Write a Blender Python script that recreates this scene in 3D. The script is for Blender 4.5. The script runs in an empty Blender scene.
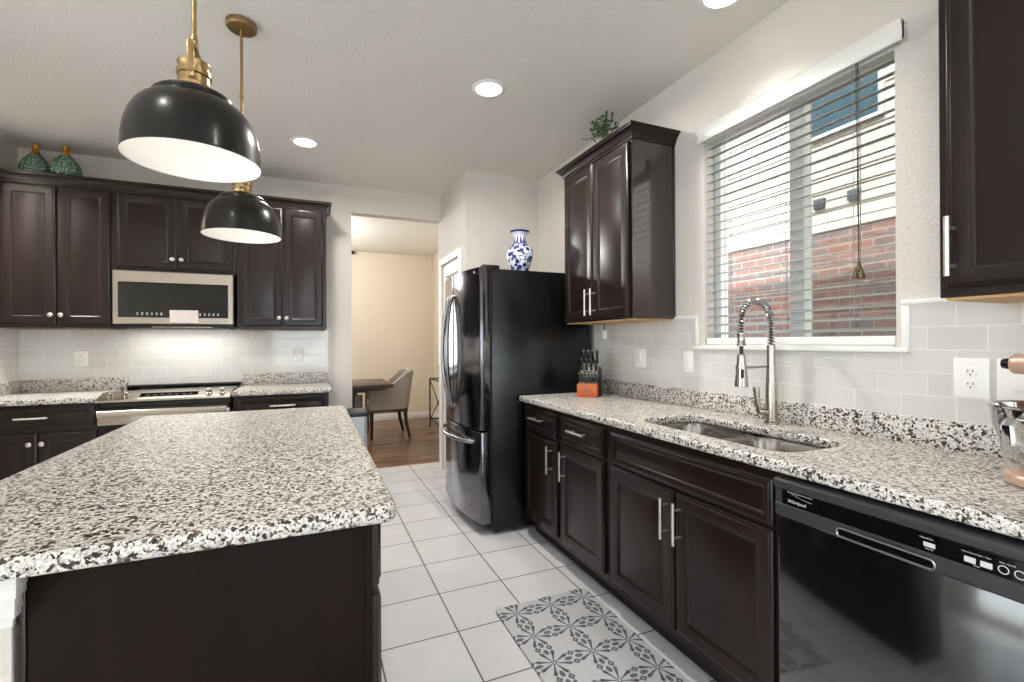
import bpy, bmesh, math, random
from mathutils import Vector, Matrix
random.seed(7)
PI = math.pi
scn = bpy.context.scene
COL = scn.collection

# ------------------------------------------------------------------ camera
F, TH, PH, RO, CY, CH = 468.58, 0.4043, 0.0012, -0.0054, 341.68, 1.2664
fx_ = Vector((math.cos(TH), -math.sin(TH), 0))
fw_ = Vector((math.sin(TH)*math.cos(PH), math.cos(TH)*math.cos(PH), math.sin(PH)))
up_ = fx_.cross(fw_)
r_ = fx_*math.cos(RO) + up_*math.sin(RO)
u_ = up_*math.cos(RO) - fx_*math.sin(RO)
cam_d = bpy.data.cameras.new('camera')
cam_d.sensor_width = 36.0
cam_d.lens = F*36.0/1024
cam_d.shift_y = (CY-341.0)/1024
cam_d.clip_start = 0.02
cam = bpy.data.objects.new('camera', cam_d)
COL.objects.link(cam)
m = Matrix((r_, u_, -fw_)).transposed().to_4x4()
m.translation = Vector((0, 0, CH))
cam.matrix_world = m
scn.camera = cam

# ------------------------------------------------------------------ world, sun, exposure
scn.view_settings.view_transform = 'Standard'
scn.view_settings.look = 'None'
scn.view_settings.gamma = 1.0
scn.view_settings.use_curve_mapping = False
scn.view_settings.exposure = 0.16
w = bpy.data.worlds.new('sky'); scn.world = w; w.use_nodes = True
bg = w.node_tree.nodes['Background']
bg.inputs['Color'].default_value = (0.86, 0.93, 1.0, 1)
bg.inputs['Strength'].default_value = 6.5
scn.cycles.use_denoising = True
scn.cycles.max_bounces = 10
scn.cycles.diffuse_bounces = 6
scn.cycles.glossy_bounces = 5
scn.cycles.transmission_bounces = 6
scn.cycles.transparent_max_bounces = 12
scn.cycles.caustics_reflective = False
scn.cycles.caustics_refractive = False
scn.cycles.sample_clamp_indirect = 6.0

def add_light(name, kind, loc, power, size=0.2, rot=(0, 0, 0), color=(1, 1, 1), parent=None, **kw):
    l = bpy.data.lights.new(name, kind)
    l.energy = power; l.color = color
    if kind == 'AREA':
        l.shape = kw.get('shape', 'DISK'); l.size = size
        if 'size_y' in kw: l.size_y = kw['size_y']
        l.spread = kw.get('spread', PI)
        if kw.get('portal'): l.cycles.is_portal = True
    elif kind == 'POINT':
        l.shadow_soft_size = size
    elif kind == 'SUN':
        l.angle = size
    o = bpy.data.objects.new(name, l); COL.objects.link(o)
    o.location = loc; o.rotation_euler = rot
    if parent: o.parent = parent
    return o

# the sun stands high in the west and reaches the house next door over the unseen block above this house
add_light('sun', 'SUN', (-6, 0, 12), 9.0, 0.02, (math.radians(0), math.radians(-42), 0), (1.0, 0.98, 0.95))

# lamp powers used by the lamp builders below
CAN_W = 25.0
CAN_FILL_W = 4.0
PENDANT_W = 0.22
LAMP_COL = (1.0, 0.965, 0.915)

# ------------------------------------------------------------------ room dimensions
XW = 1.894          # right wall
YB = 4.615          # wall behind the range
XL = -1.99          # wall at the left end of the cabinets
XP = 1.205          # pantry wall beyond the refrigerator
YP = 3.80           # wall behind the refrigerator
ZC = 2.729
YD = 7.85           # far dining wall
YF = 4.88           # tile meets wood
XLL, YR = -4.6, -3.6  # far left and rear walls of the open room behind the camera
CZ = 0.913          # worktop height

# ------------------------------------------------------------------ materials
def nt(name):
    mt = bpy.data.materials.new(name); mt.use_nodes = True
    t = mt.node_tree
    return mt, t, t.nodes['Principled BSDF']

def rgb(c):
    return (c[0], c[1], c[2], 1)

def srgb(r, g, b):
    f = lambda v: (v/255/12.92) if v/255 <= 0.04045 else ((v/255+0.055)/1.055)**2.4
    return (f(r), f(g), f(b))

def mat(name, c, rough=0.5, metal=0.0, coat=0.0, spec=0.5, emis=None, estr=0, bump=0, bscale=60, var=0.0, vscale=8, coat_rough=0.1):
    mt, t, p = nt(name)
    p.inputs['Base Color'].default_value = rgb(c)
    p.inputs['Roughness'].default_value = rough
    p.inputs['Metallic'].default_value = metal
    p.inputs['Coat Weight'].default_value = coat
    p.inputs['Coat Roughness'].default_value = coat_rough
    p.inputs['Specular IOR Level'].default_value = spec
    if emis:
        p.inputs['Emission Color'].default_value = rgb(emis)
        p.inputs['Emission Strength'].default_value = estr
    tc = t.nodes.new('ShaderNodeTexCoord')
    if var > 0:
        n = t.nodes.new('ShaderNodeTexNoise'); n.inputs['Scale'].default_value = vscale; n.inputs['Detail'].default_value = 4
        t.links.new(tc.outputs['Object'], n.inputs['Vector'])
        mx = t.nodes.new('ShaderNodeMix'); mx.data_type = 'RGBA'
        mx.inputs[6].default_value = rgb([v*(1-var) for v in c]); mx.inputs[7].default_value = rgb([min(1, v*(1+var)) for v in c])
        t.links.new(n.outputs['Fac'], mx.inputs[0]); t.links.new(mx.outputs[2], p.inputs['Base Color'])
    if bump > 0:
        n = t.nodes.new('ShaderNodeTexNoise'); n.inputs['Scale'].default_value = bscale; n.inputs['Detail'].default_value = 3
        b = t.nodes.new('ShaderNodeBump'); b.inputs['Strength'].default_value = bump; b.inputs['Distance'].default_value = 0.01
        t.links.new(tc.outputs['Object'], n.inputs['Vector'])
        t.links.new(n.outputs['Fac'], b.inputs['Height']); t.links.new(b.outputs['Normal'], p.inputs['Normal'])
    return mt

def ramp(t, stops, interp='LINEAR'):
    r = t.nodes.new('ShaderNodeValToRGB'); r.color_ramp.interpolation = interp
    e = r.color_ramp.elements
    while len(e) < len(stops): e.new(0.5)
    for i, (p, c) in enumerate(stops):
        e[i].position = p; e[i].color = rgb(c)
    return r

def math_node(t, op, a, b=None, c=None):
    n = t.nodes.new('ShaderNodeMath'); n.operation = op
    for i, v in enumerate((a, b, c)):
        if v is None: continue
        if isinstance(v, (int, float)): n.inputs[i].default_value = v
        else: t.links.new(v, n.inputs[i])
    return n.outputs[0]

def mix_col(t, fac, a, b):
    n = t.nodes.new('ShaderNodeMix'); n.data_type = 'RGBA'
    for sock, v in ((n.inputs[0], fac), (n.inputs[6], a), (n.inputs[7], b)):
        if isinstance(v, (int, float)): sock.default_value = v
        elif isinstance(v, tuple): sock.default_value = rgb(v)
        else: t.links.new(v, sock)
    return n.outputs[2]

def wood_mat(name, c1, c2, rough, scale=(6, 6, 60), coat=0.0, bump=0.05):
    mt, t, p = nt(name)
    tc = t.nodes.new('ShaderNodeTexCoord'); mp = t.nodes.new('ShaderNodeMapping')
    mp.inputs['Scale'].default_value = scale
    n = t.nodes.new('ShaderNodeTexNoise'); n.inputs['Scale'].default_value = 1.0; n.inputs['Detail'].default_value = 6; n.inputs['Distortion'].default_value = 0.6
    t.links.new(tc.outputs['Object'], mp.inputs['Vector']); t.links.new(mp.outputs['Vector'], n.inputs['Vector'])
    r = ramp(t, [(0.3, c1), (0.7, c2)])
    t.links.new(n.outputs['Fac'], r.inputs['Fac']); t.links.new(r.outputs['Color'], p.inputs['Base Color'])
    p.inputs['Roughness'].default_value = rough; p.inputs['Coat Weight'].default_value = coat; p.inputs['Coat Roughness'].default_value = 0.25
    b = t.nodes.new('ShaderNodeBump'); b.inputs['Strength'].default_value = bump; b.inputs['Distance'].default_value = 0.003
    t.links.new(n.outputs['Fac'], b.inputs['Height']); t.links.new(b.outputs['Normal'], p.inputs['Normal'])
    return mt

def granite_mat(name):
    mt, t, p = nt(name)
    tc = t.nodes.new('ShaderNodeTexCoord')
    nz = t.nodes.new('ShaderNodeTexNoise'); nz.inputs['Scale'].default_value = 90; nz.inputs['Detail'].default_value = 2
    t.links.new(tc.outputs['Object'], nz.inputs['Vector'])
    ad = t.nodes.new('ShaderNodeVectorMath'); ad.operation = 'MULTIPLY_ADD'
    ad.inputs[1].default_value = (0.008, 0.008, 0.008)
    t.links.new(nz.outputs['Color'], ad.inputs[0]); t.links.new(tc.outputs['Object'], ad.inputs[2])
    v1 = t.nodes.new('ShaderNodeTexVoronoi'); v1.inputs['Scale'].default_value = 165
    v2 = t.nodes.new('ShaderNodeTexVoronoi'); v2.inputs['Scale'].default_value = 260
    t.links.new(ad.outputs[0], v1.inputs['Vector']); t.links.new(ad.outputs[0], v2.inputs['Vector'])
    cl = t.nodes.new('ShaderNodeTexNoise'); cl.inputs['Scale'].default_value = 60; cl.inputs['Detail'].default_value = 2
    t.links.new(tc.outputs['Object'], cl.inputs['Vector'])
    s1 = t.nodes.new('ShaderNodeSeparateColor'); t.links.new(v1.outputs['Color'], s1.inputs[0])
    s2 = t.nodes.new('ShaderNodeSeparateColor'); t.links.new(v2.outputs['Color'], s2.inputs[0])
    base = ramp(t, [(0.0, srgb(170, 168, 166)), (0.20, srgb(204, 200, 194)), (0.46, srgb(228, 223, 215)), (0.84, srgb(190, 186, 181)), (0.95, srgb(196, 180, 160))], 'CONSTANT')
    t.links.new(s2.outputs[0], base.inputs['Fac'])
    # dark mica grains gather in clusters
    k = math_node(t, 'ADD', s1.outputs[1], math_node(t, 'MULTIPLY', math_node(t, 'SUBTRACT', cl.outputs['Fac'], 0.5), 1.1))
    dk = math_node(t, 'GREATER_THAN', k, 0.675)
    darkc = ramp(t, [(0.0, srgb(34, 30, 28)), (0.4, srgb(66, 56, 49)), (0.75, srgb(112, 98, 84))], 'CONSTANT')
    t.links.new(s1.outputs[2], darkc.inputs['Fac'])
    c = mix_col(t, dk, base.outputs['Color'], darkc.outputs['Color'])
    t.links.new(c, p.inputs['Base Color'])
    p.inputs['Roughness'].default_value = 0.3
    p.inputs['Specular IOR Level'].default_value = 0.4
    return mt

def brick_mat(name, axes, w_, h_, mortar, c1, c2, cm, rough, off=0.5, origin=(0, 0), bump=0.3, var=0.0, mrough=0.7, coat=0.0, three=None):
    """Tiles laid on the plane of the two named object axes."""
    mt, t, p = nt(name)
    tc = t.nodes.new('ShaderNodeTexCoord')
    sp = t.nodes.new('ShaderNodeSeparateXYZ'); t.links.new(tc.outputs['Object'], sp.inputs[0])
    cb = t.nodes.new('ShaderNodeCombineXYZ')
    for i, a in enumerate(axes):
        t.links.new(math_node(t, 'SUBTRACT', sp.outputs[a], origin[i]), cb.inputs[i])
    b = t.nodes.new('ShaderNodeTexBrick')
    b.offset = off; b.offset_frequency = 2; b.squash = 1.0
    b.inputs['Scale'].default_value = 1.0
    b.inputs['Mortar Size'].default_value = mortar
    b.inputs['Mortar Smooth'].default_value = 0.15
    b.inputs['Bias'].default_value = 0.0
    b.inputs['Brick Width'].default_value = w_
    b.inputs['Row Height'].default_value = h_
    b.inputs['Color1'].default_value = rgb(c1); b.inputs['Color2'].default_value = rgb(c2); b.inputs['Mortar'].default_value = rgb(cm)
    t.links.new(cb.outputs[0], b.inputs['Vector'])
    col = b.outputs['Color']
    if var > 0:
        n = t.nodes.new('ShaderNodeTexNoise'); n.inputs['Scale'].default_value = 7; n.inputs['Detail'].default_value = 5
        t.links.new(tc.outputs['Object'], n.inputs['Vector'])
        k = math_node(t, 'ADD', math_node(t, 'MULTIPLY', n.outputs['Fac'], 2*var), 1-var)
        hs = t.nodes.new('ShaderNodeVectorMath'); hs.operation = 'SCALE'
        t.links.new(col, hs.inputs[0]); t.links.new(k, hs.inputs[3])
        col = hs.outputs[0]
    t.links.new(col, p.inputs['Base Color'])
    rg = math_node(t, 'ADD', math_node(t, 'MULTIPLY', b.outputs['Fac'], mrough-rough), rough)
    t.links.new(rg, p.inputs['Roughness'])
    p.inputs['Coat Weight'].default_value = coat; p.inputs['Coat Roughness'].default_value = 0.06
    bp = t.nodes.new('ShaderNodeBump'); bp.inputs['Strength'].default_value = bump; bp.inputs['Distance'].default_value = 0.004; bp.invert = True
    t.links.new(b.outputs['Fac'], bp.inputs['Height']); t.links.new(bp.outputs['Normal'], p.inputs['Normal'])
    return mt

def plank_mat(name):
    mt, t, p = nt(name)
    tc = t.nodes.new('ShaderNodeTexCoord')
    b = t.nodes.new('ShaderNodeTexBrick'); b.offset = 0.37; b.offset_frequency = 2
    b.inputs['Scale'].default_value = 1; b.inputs['Brick Width'].default_value = 1.1; b.inputs['Row Height'].default_value = 0.13
    b.inputs['Mortar Size'].default_value = 0.002; b.inputs['Mortar'].default_value = rgb(srgb(45, 30, 22))
    b.inputs['Color1'].default_value = (0, 0, 0, 1); b.inputs['Color2'].default_value = (1, 1, 1, 1)
    t.links.new(tc.outputs['Object'], b.inputs['Vector'])
    mp = t.nodes.new('ShaderNodeMapping'); mp.inputs['Scale'].default_value = (1.1, 11, 1)
    t.links.new(tc.outputs['Object'], mp.inputs['Vector'])
    n = t.nodes.new('ShaderNodeTexNoise'); n.inputs['Scale'].default_value = 1.5; n.inputs['Detail'].default_value = 7; n.inputs['Distortion'].default_value = 0.8
    t.links.new(mp.outputs[0], n.inputs['Vector'])
    k = math_node(t, 'ADD', math_node(t, 'MULTIPLY', b.outputs['Color'], 0.5), math_node(t, 'MULTIPLY', math_node(t, 'SUBTRACT', n.outputs['Fac'], 0.25), 1.25))
    r = ramp(t, [(0.25, srgb(44, 31, 26)), (0.42, srgb(92, 66, 50)), (0.58, srgb(150, 118, 92)), (0.72, srgb(100, 74, 58)), (0.95, srgb(82, 74, 68))])
    t.links.new(k, r.inputs['Fac'])
    c = mix_col(t, b.outputs['Fac'], r.outputs['Color'], srgb(40, 27, 20))
    t.links.new(c, p.inputs['Base Color']); p.inputs['Roughness'].default_value = 0.33
    return mt

def mat_pattern(name, px, py, ox, oy):
    """Printed floral tile pattern: an eight petal flower in each square, four small leaves around each corner."""
    mt, t, p = nt(name)
    tc = t.nodes.new('ShaderNodeTexCoord')
    sp = t.nodes.new('ShaderNodeSeparateXYZ'); t.links.new(tc.outputs['Object'], sp.inputs[0])
    M = lambda *a: math_node(t, *a)
    def cell(shift):
        x = M('SUBTRACT', M('FRACT', M('ADD', M('DIVIDE', M('SUBTRACT', sp.outputs[0], ox), px), 0.5+shift)), 0.5)
        y = M('SUBTRACT', M('FRACT', M('ADD', M('DIVIDE', M('SUBTRACT', sp.outputs[1], oy), py), 0.5+shift)), 0.5)
        rr = M('SQRT', M('ADD', M('MULTIPLY', x, x), M('MULTIPLY', y, y)))
        th = M('ARCTAN2', y, x)
        return x, y, rr, th
    def petals(rr, th, n, phase, r0, r1, width):
        a = M('SUBTRACT', M('FRACT', M('ADD', M('DIVIDE', M('ADD', th, phase), 2*PI/n), 0.5)), 0.5)
        lat = M('ABSOLUTE', M('MULTIPLY', M('MULTIPLY', a, 2*PI/n), rr))
        s = M('DIVIDE', M('SUBTRACT', rr, r0), r1-r0)
        prof = M('MULTIPLY', M('SINE', M('MULTIPLY', M('MINIMUM', M('MAXIMUM', s, 0.0), 1.0), PI)), width)
        return M('LESS_THAN', lat, prof)
    x, y, rr, th = cell(0.0)
    def clubs(n, phase, r0, r1, w0, w1):
        a = M('SUBTRACT', M('FRACT', M('ADD', M('DIVIDE', M('ADD', th, phase), 2*PI/n), 0.5)), 0.5)
        lat = M('ABSOLUTE', M('MULTIPLY', M('MULTIPLY', a, 2*PI/n), rr))
        q = M('DIVIDE', M('SUBTRACT', rr, r0), r1-r0)
        prof = M('ADD', M('MULTIPLY', M('MULTIPLY', q, q), w1-w0), w0)
        return M('MULTIPLY', M('LESS_THAN', lat, prof), M('MULTIPLY', M('GREATER_THAN', q, 0.0), M('LESS_THAN', M('ADD', q, M('MULTIPLY', lat, 3.0)), 1.0)))
    fl = clubs(8, PI/8, 0.03, 0.43, 0.013, 0.062)
    ax = M('ABSOLUTE', x); ay = M('ABSOLUTE', y)
    mj = M('MAXIMUM', ax, ay); mn = M('MINIMUM', ax, ay)
    e1 = M('DIVIDE', M('SUBTRACT', mj, 0.365), 0.098); e2 = M('DIVIDE', mn, 0.058)
    lf = M('LESS_THAN', M('ADD', M('MULTIPLY', e1, e1), M('MULTIPLY', e2, e2)), 1.0)
    kd = M('ADD', M('DIVIDE', M('SUBTRACT', 0.5, mj), 0.105), M('DIVIDE', M('ABSOLUTE', M('SUBTRACT', mn, 0.145)), 0.085))
    kk = M('MULTIPLY', M('LESS_THAN', kd, 1.0), M('GREATER_THAN', kd, 0.25))
    mid = M('MAXIMUM', lf, kk)
    c = mix_col(t, mid, srgb(180, 180, 183), srgb(82, 83, 88))
    c = mix_col(t, fl, c, srgb(60, 61, 66))
    n = t.nodes.new('ShaderNodeTexNoise'); n.inputs['Scale'].default_value = 140; n.inputs['Detail'].default_value = 2
    t.links.new(tc.outputs['Object'], n.inputs['Vector'])
    c = mix_col(t, M('MULTIPLY', M('GREATER_THAN', n.outputs['Fac'], 0.58), 0.35), c, srgb(170, 170, 172))
    t.links.new(c, p.inputs['Base Color']); p.inputs['Roughness'].default_value = 0.75
    return mt

def porcelain_mat(name):
    mt, t, p = nt(name)
    tc = t.nodes.new('ShaderNodeTexCoord')
    sp = t.nodes.new('ShaderNodeSeparateXYZ'); t.links.new(tc.outputs['Object'], sp.inputs[0])
    z = sp.outputs[2]
    M = lambda *a: math_node(t, *a)
    n = t.nodes.new('ShaderNodeTexNoise'); n.inputs['Scale'].default_value = 26; n.inputs['Detail'].default_value = 1.2; n.inputs['Distortion'].default_value = 0.8
    t.links.new(tc.outputs['Object'], n.inputs['Vector'])
    v = t.nodes.new('ShaderNodeTexVoronoi'); v.inputs['Scale'].default_value = 34
    t.links.new(tc.outputs['Object'], v.inputs['Vector'])
    flo = M('MAXIMUM', M('LESS_THAN', v.outputs['Distance'], 0.50), M('LESS_THAN', M('ABSOLUTE', M('SUBTRACT', n.outputs['Fac'], 0.5)), 0.035))
    body = M('MULTIPLY', M('GREATER_THAN', z, 0.02), M('LESS_THAN', z, 0.215))
    ang = M('ARCTAN2', sp.outputs[1], sp.outputs[0])
    tri = M('ABSOLUTE', M('SUBTRACT', M('FRACT', M('MULTIPLY', ang, 12/(2*PI))), 0.5))
    neck = M('MULTIPLY', M('GREATER_THAN', z, 0.225), M('LESS_THAN', z, M('SUBTRACT', 0.29, M('MULTIPLY', tri, 0.12))))
    rim = M('GREATER_THAN', z, 0.305)
    ring = M('LESS_THAN', M('ABSOLUTE', M('SUBTRACT', z, 0.219)), 0.004)
    f = M('MAXIMUM', M('MAXIMUM', M('MULTIPLY', flo, body), neck), M('MAXIMUM', rim, ring))
    c = mix_col(t, f, srgb(212, 215, 228), srgb(38, 46, 104))
    t.links.new(c, p.inputs['Base Color']); p.inputs['Roughness'].default_value = 0.12
    return mt

def mosaic_mat(name):
    mt, t, p = nt(name)
    tc = t.nodes.new('ShaderNodeTexCoord')
    v = t.nodes.new('ShaderNodeTexVoronoi'); v.inputs['Scale'].default_value = 150
    t.links.new(tc.outputs['Object'], v.inputs['Vector'])
    s = t.nodes.new('ShaderNodeSeparateColor'); t.links.new(v.outputs['Color'], s.inputs[0])
    r = ramp(t, [(0.0, srgb(34, 66, 56)), (0.3, srgb(62, 100, 84)), (0.6, srgb(92, 128, 108)), (0.90, srgb(196, 204, 186))], 'CONSTANT')
    t.links.new(s.outputs[0], r.inputs['Fac']); t.links.new(r.outputs['Color'], p.inputs['Base Color'])
    p.inputs['Roughness'].default_value = 0.2
    return mt

def glass_mat(name, tint=(1, 1, 1), gloss=0.08, rough=0.02):
    mt = bpy.data.materials.new(name); mt.use_nodes = True
    t = mt.node_tree; t.nodes.clear()
    o = t.nodes.new('ShaderNodeOutputMaterial'); mx = t.nodes.new('ShaderNodeMixShader')
    tr = t.nodes.new('ShaderNodeBsdfTransparent'); gl = t.nodes.new('ShaderNodeBsdfGlossy')
    tr.inputs['Color'].default_value = rgb(tint); gl.inputs['Roughness'].default_value = rough
    mx.inputs[0].default_value = gloss
    t.links.new(tr.outputs[0], mx.inputs[1]); t.links.new(gl.outputs[0], mx.inputs[2]); t.links.new(mx.outputs[0], o.inputs['Surface'])
    return mt

M_wall = mat('wall_paint', srgb(213, 207, 200), 0.9, bump=0.35, bscale=75, spec=0.2)
M_ceil = mat('ceiling_paint', srgb(226, 222, 216), 0.95, bump=0.3, bscale=90, spec=0.1)
M_dceil = mat('dining_ceiling_paint', srgb(236, 234, 228), 0.95, spec=0.1)
M_beige = mat('beige_paint', srgb(220, 208, 190), 0.9, spec=0.2)
M_white = mat('white_paint', srgb(236, 234, 230), 0.45)
M_vinyl = mat('white_vinyl', srgb(228, 228, 224), 0.4)
M_slat = mat('shade_greyed_slat', srgb(142, 147, 143), 0.55)  # white slats, with their backlit shade put into a grey base colour
M_cab = wood_mat('espresso_wood', srgb(23, 13, 11), srgb(33, 19, 16), 0.29, (9, 9, 1.6), coat=0.08, bump=0.02)
M_cab.node_tree.nodes['Principled BSDF'].inputs['Specular IOR Level'].default_value = 0.34
M_cabgloss = wood_mat('varnished_espresso_side', srgb(26, 16, 15), srgb(34, 22, 20), 0.16, (9, 9, 1.6), coat=1.0, bump=0.01)
M_cabgloss.node_tree.nodes['Principled BSDF'].inputs['Coat Roughness'].default_value = 0.12
M_cabpanel = wood_mat('espresso_end_panel', srgb(24, 16, 13), srgb(31, 22, 18), 0.5, (9, 9, 1.6), bump=0.02)
M_cabpanel.node_tree.nodes['Principled BSDF'].inputs['Specular IOR Level'].default_value = 0.08
M_cabdark = mat('dark_toe_kick', srgb(22, 17, 16), 0.6)
M_maple = wood_mat('unfinished_maple', srgb(186, 146, 96), srgb(206, 168, 116), 0.6, (20, 4, 4))
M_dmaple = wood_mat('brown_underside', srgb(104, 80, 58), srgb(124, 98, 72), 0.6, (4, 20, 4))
M_granite = granite_mat('speckled_granite')
M_nickel = mat('brushed_nickel', srgb(172, 165, 154), 0.24, 1.0)
M_pull = mat('satin_nickel_pull', srgb(204, 198, 190), 0.36, 0.95)
M_steel = mat('stainless_steel', srgb(176, 167, 155), 0.27, 1.0, bump=0.02, bscale=300)
M_steel2 = mat('sink_steel', srgb(150, 147, 143), 0.22, 1.0)
M_chrome = mat('polished_steel', srgb(205, 205, 205), 0.08, 1.0)
M_brass = mat('aged_brass', srgb(170, 145, 104), 0.3, 1.0)
M_black = mat('gloss_black', srgb(12, 12, 13), 0.1, coat=0.5, coat_rough=0.03)
M_blackm = mat('satin_black', srgb(20, 20, 21), 0.4)
M_shade = mat('bronze_black_enamel', srgb(17, 14, 13), 0.28, 0.0, coat=0.1, spec=0.35)
M_shadein = mat('white_enamel', srgb(240, 238, 234), 0.5)
M_bulb = mat('lit_bulb', (1, 1, 1), 0.3, emis=(1.0, 0.95, 0.88), estr=1.4)
M_lens = mat('lit_lens', (1, 1, 1), 0.3, emis=(1.0, 0.96, 0.9), estr=7)
M_fside = mat('textured_black_steel', srgb(14, 13, 14), 0.2, 0.0, bump=0.10, bscale=120, spec=0.4)
M_fdoor = mat('black_stainless', srgb(112, 110, 114), 0.13, 1.0)
M_fdark = mat('dark_gasket', srgb(14, 14, 15), 0.5)
M_fhandle = mat('satin_steel_handle', srgb(142, 141, 141), 0.25, 1.0)
M_dwdoor = mat('dishwasher_gloss_black', srgb(12, 12, 13), 0.12, spec=1.0, coat=0.8, coat_rough=0.08)
M_dwtrim = mat('charcoal_trim', srgb(66, 65, 67), 0.35, 0.4)
M_ink = mat('pale_lettering', srgb(205, 205, 205), 0.5)
M_oven = mat('black_glass', srgb(10, 9, 9), 0.05)
M_label = mat('paper_label', srgb(215, 205, 200), 0.5)
M_plate = mat('white_plastic', srgb(245, 243, 239), 0.35)
M_trash = mat('soft_steel', srgb(168, 171, 176), 0.5, 0.85)
M_slot = mat('dark_slot', srgb(40, 38, 36), 0.6)
M_copper = mat('copper_enamel', srgb(216, 178, 160), 0.35, 0.5, coat=0.5)
M_orange = wood_mat('orange_stained_wood', srgb(176, 80, 28), srgb(198, 102, 42), 0.4, (30, 30, 4))
M_gold = mat('gold_neck', srgb(176, 126, 44), 0.3, 0.9)
M_leaf = mat('green_leaf', srgb(72, 96, 62), 0.5, var=0.4, vscale=25)
M_sprig = mat('pale_sprig', srgb(150, 152, 130), 0.7)
M_pot = mat('grey_pot', srgb(120, 116, 108), 0.7)
M_linen = mat('grey_linen', srgb(158, 149, 138), 0.95, bump=0.5, bscale=260, var=0.12, vscale=120, spec=0.1)
M_dwood = wood_mat('dark_walnut', srgb(46, 32, 24), srgb(74, 54, 40), 0.4, (20, 4, 4))
M_iron = mat('dark_iron', srgb(44, 38, 34), 0.5, 0.6)
M_brass2 = mat('tassel_brass', srgb(112, 98, 70), 0.4, 0.5)
M_cord = mat('dark_cord', srgb(64, 56, 46), 0.8)
M_cordw = mat('pale_cord', srgb(150, 148, 142), 0.8)
M_glass = glass_mat('window_glass', (0.97, 0.985, 0.98), 0.05)
M_screen = glass_mat('insect_screen', (0.74, 0.73, 0.71), 0.0)
M_gtop = glass_mat('glass_shelf', (0.8, 0.86, 0.84), 0.12)
M_siding = mat('cream_siding', srgb(194, 190, 183), 0.8, bump=0.1, bscale=20)
M_nwin = mat('dim_window_glass', srgb(70, 92, 104), 0.08)
M_trimw = mat('house_trim', srgb(228, 226, 220), 0.6)
M_ventm = mat('dark_vent', srgb(70, 76, 84), 0.6)
M_bounce = mat('pale_bounce_ground', srgb(196, 190, 180), 0.95)  # unseen ground kept pale to bounce sunlight up to the ceiling
M_tilefloor = brick_mat('floor_tile', (0, 1), 0.3355, 0.3355, 0.0036, srgb(208, 207, 209), srgb(201, 200, 203), srgb(92, 89, 88), 0.3, off=0.0, origin=(0.5855-0.3355*10, 1.9855-0.3355*20), bump=0.25, var=0.07)
TW, THH = 0.1524, 0.0762
C_T1, C_T2, C_TM = srgb(216, 213, 208), srgb(209, 207, 202), srgb(226, 223, 219)
M_tile_r = brick_mat('glass_subway_tile_right', (1, 2), TW, THH, 0.0022, C_T1, C_T2, C_TM, 0.08, origin=(0.891-TW*20, 1.006-THH*20), bump=0.35, coat=0.3)
M_tile_b = brick_mat('glass_subway_tile_back', (0, 2), TW, THH, 0.0022, C_T1, C_T2, C_TM, 0.08, origin=(-0.55-TW*20, 1.006-THH*20), bump=0.35, coat=0.3)
M_brick = brick_mat('red_brick', (1, 2), 0.205, 0.075, 0.006, srgb(146, 106, 96), srgb(116, 110, 112), srgb(172, 160, 150), 0.9, origin=(-10, -6), var=0.3, bump=0.5)
M_planks = plank_mat('wood_planks')
M_matprint = mat_pattern('printed_mat', 0.1765, 0.181, 0.866, 1.985)
M_porc = porcelain_mat('blue_white_porcelain')
M_mosaic = mosaic_mat('green_mosaic')

# ------------------------------------------------------------------ mesh helpers
def basis(O, u, n):
    """Local frame on a face: x along u, y up, z outward along n."""
    u = Vector(u); n = Vector(n); v = n.cross(u)
    mm = Matrix((u, v, n)).transposed().to_4x4(); mm.translation = Vector(O)
    return mm

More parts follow.
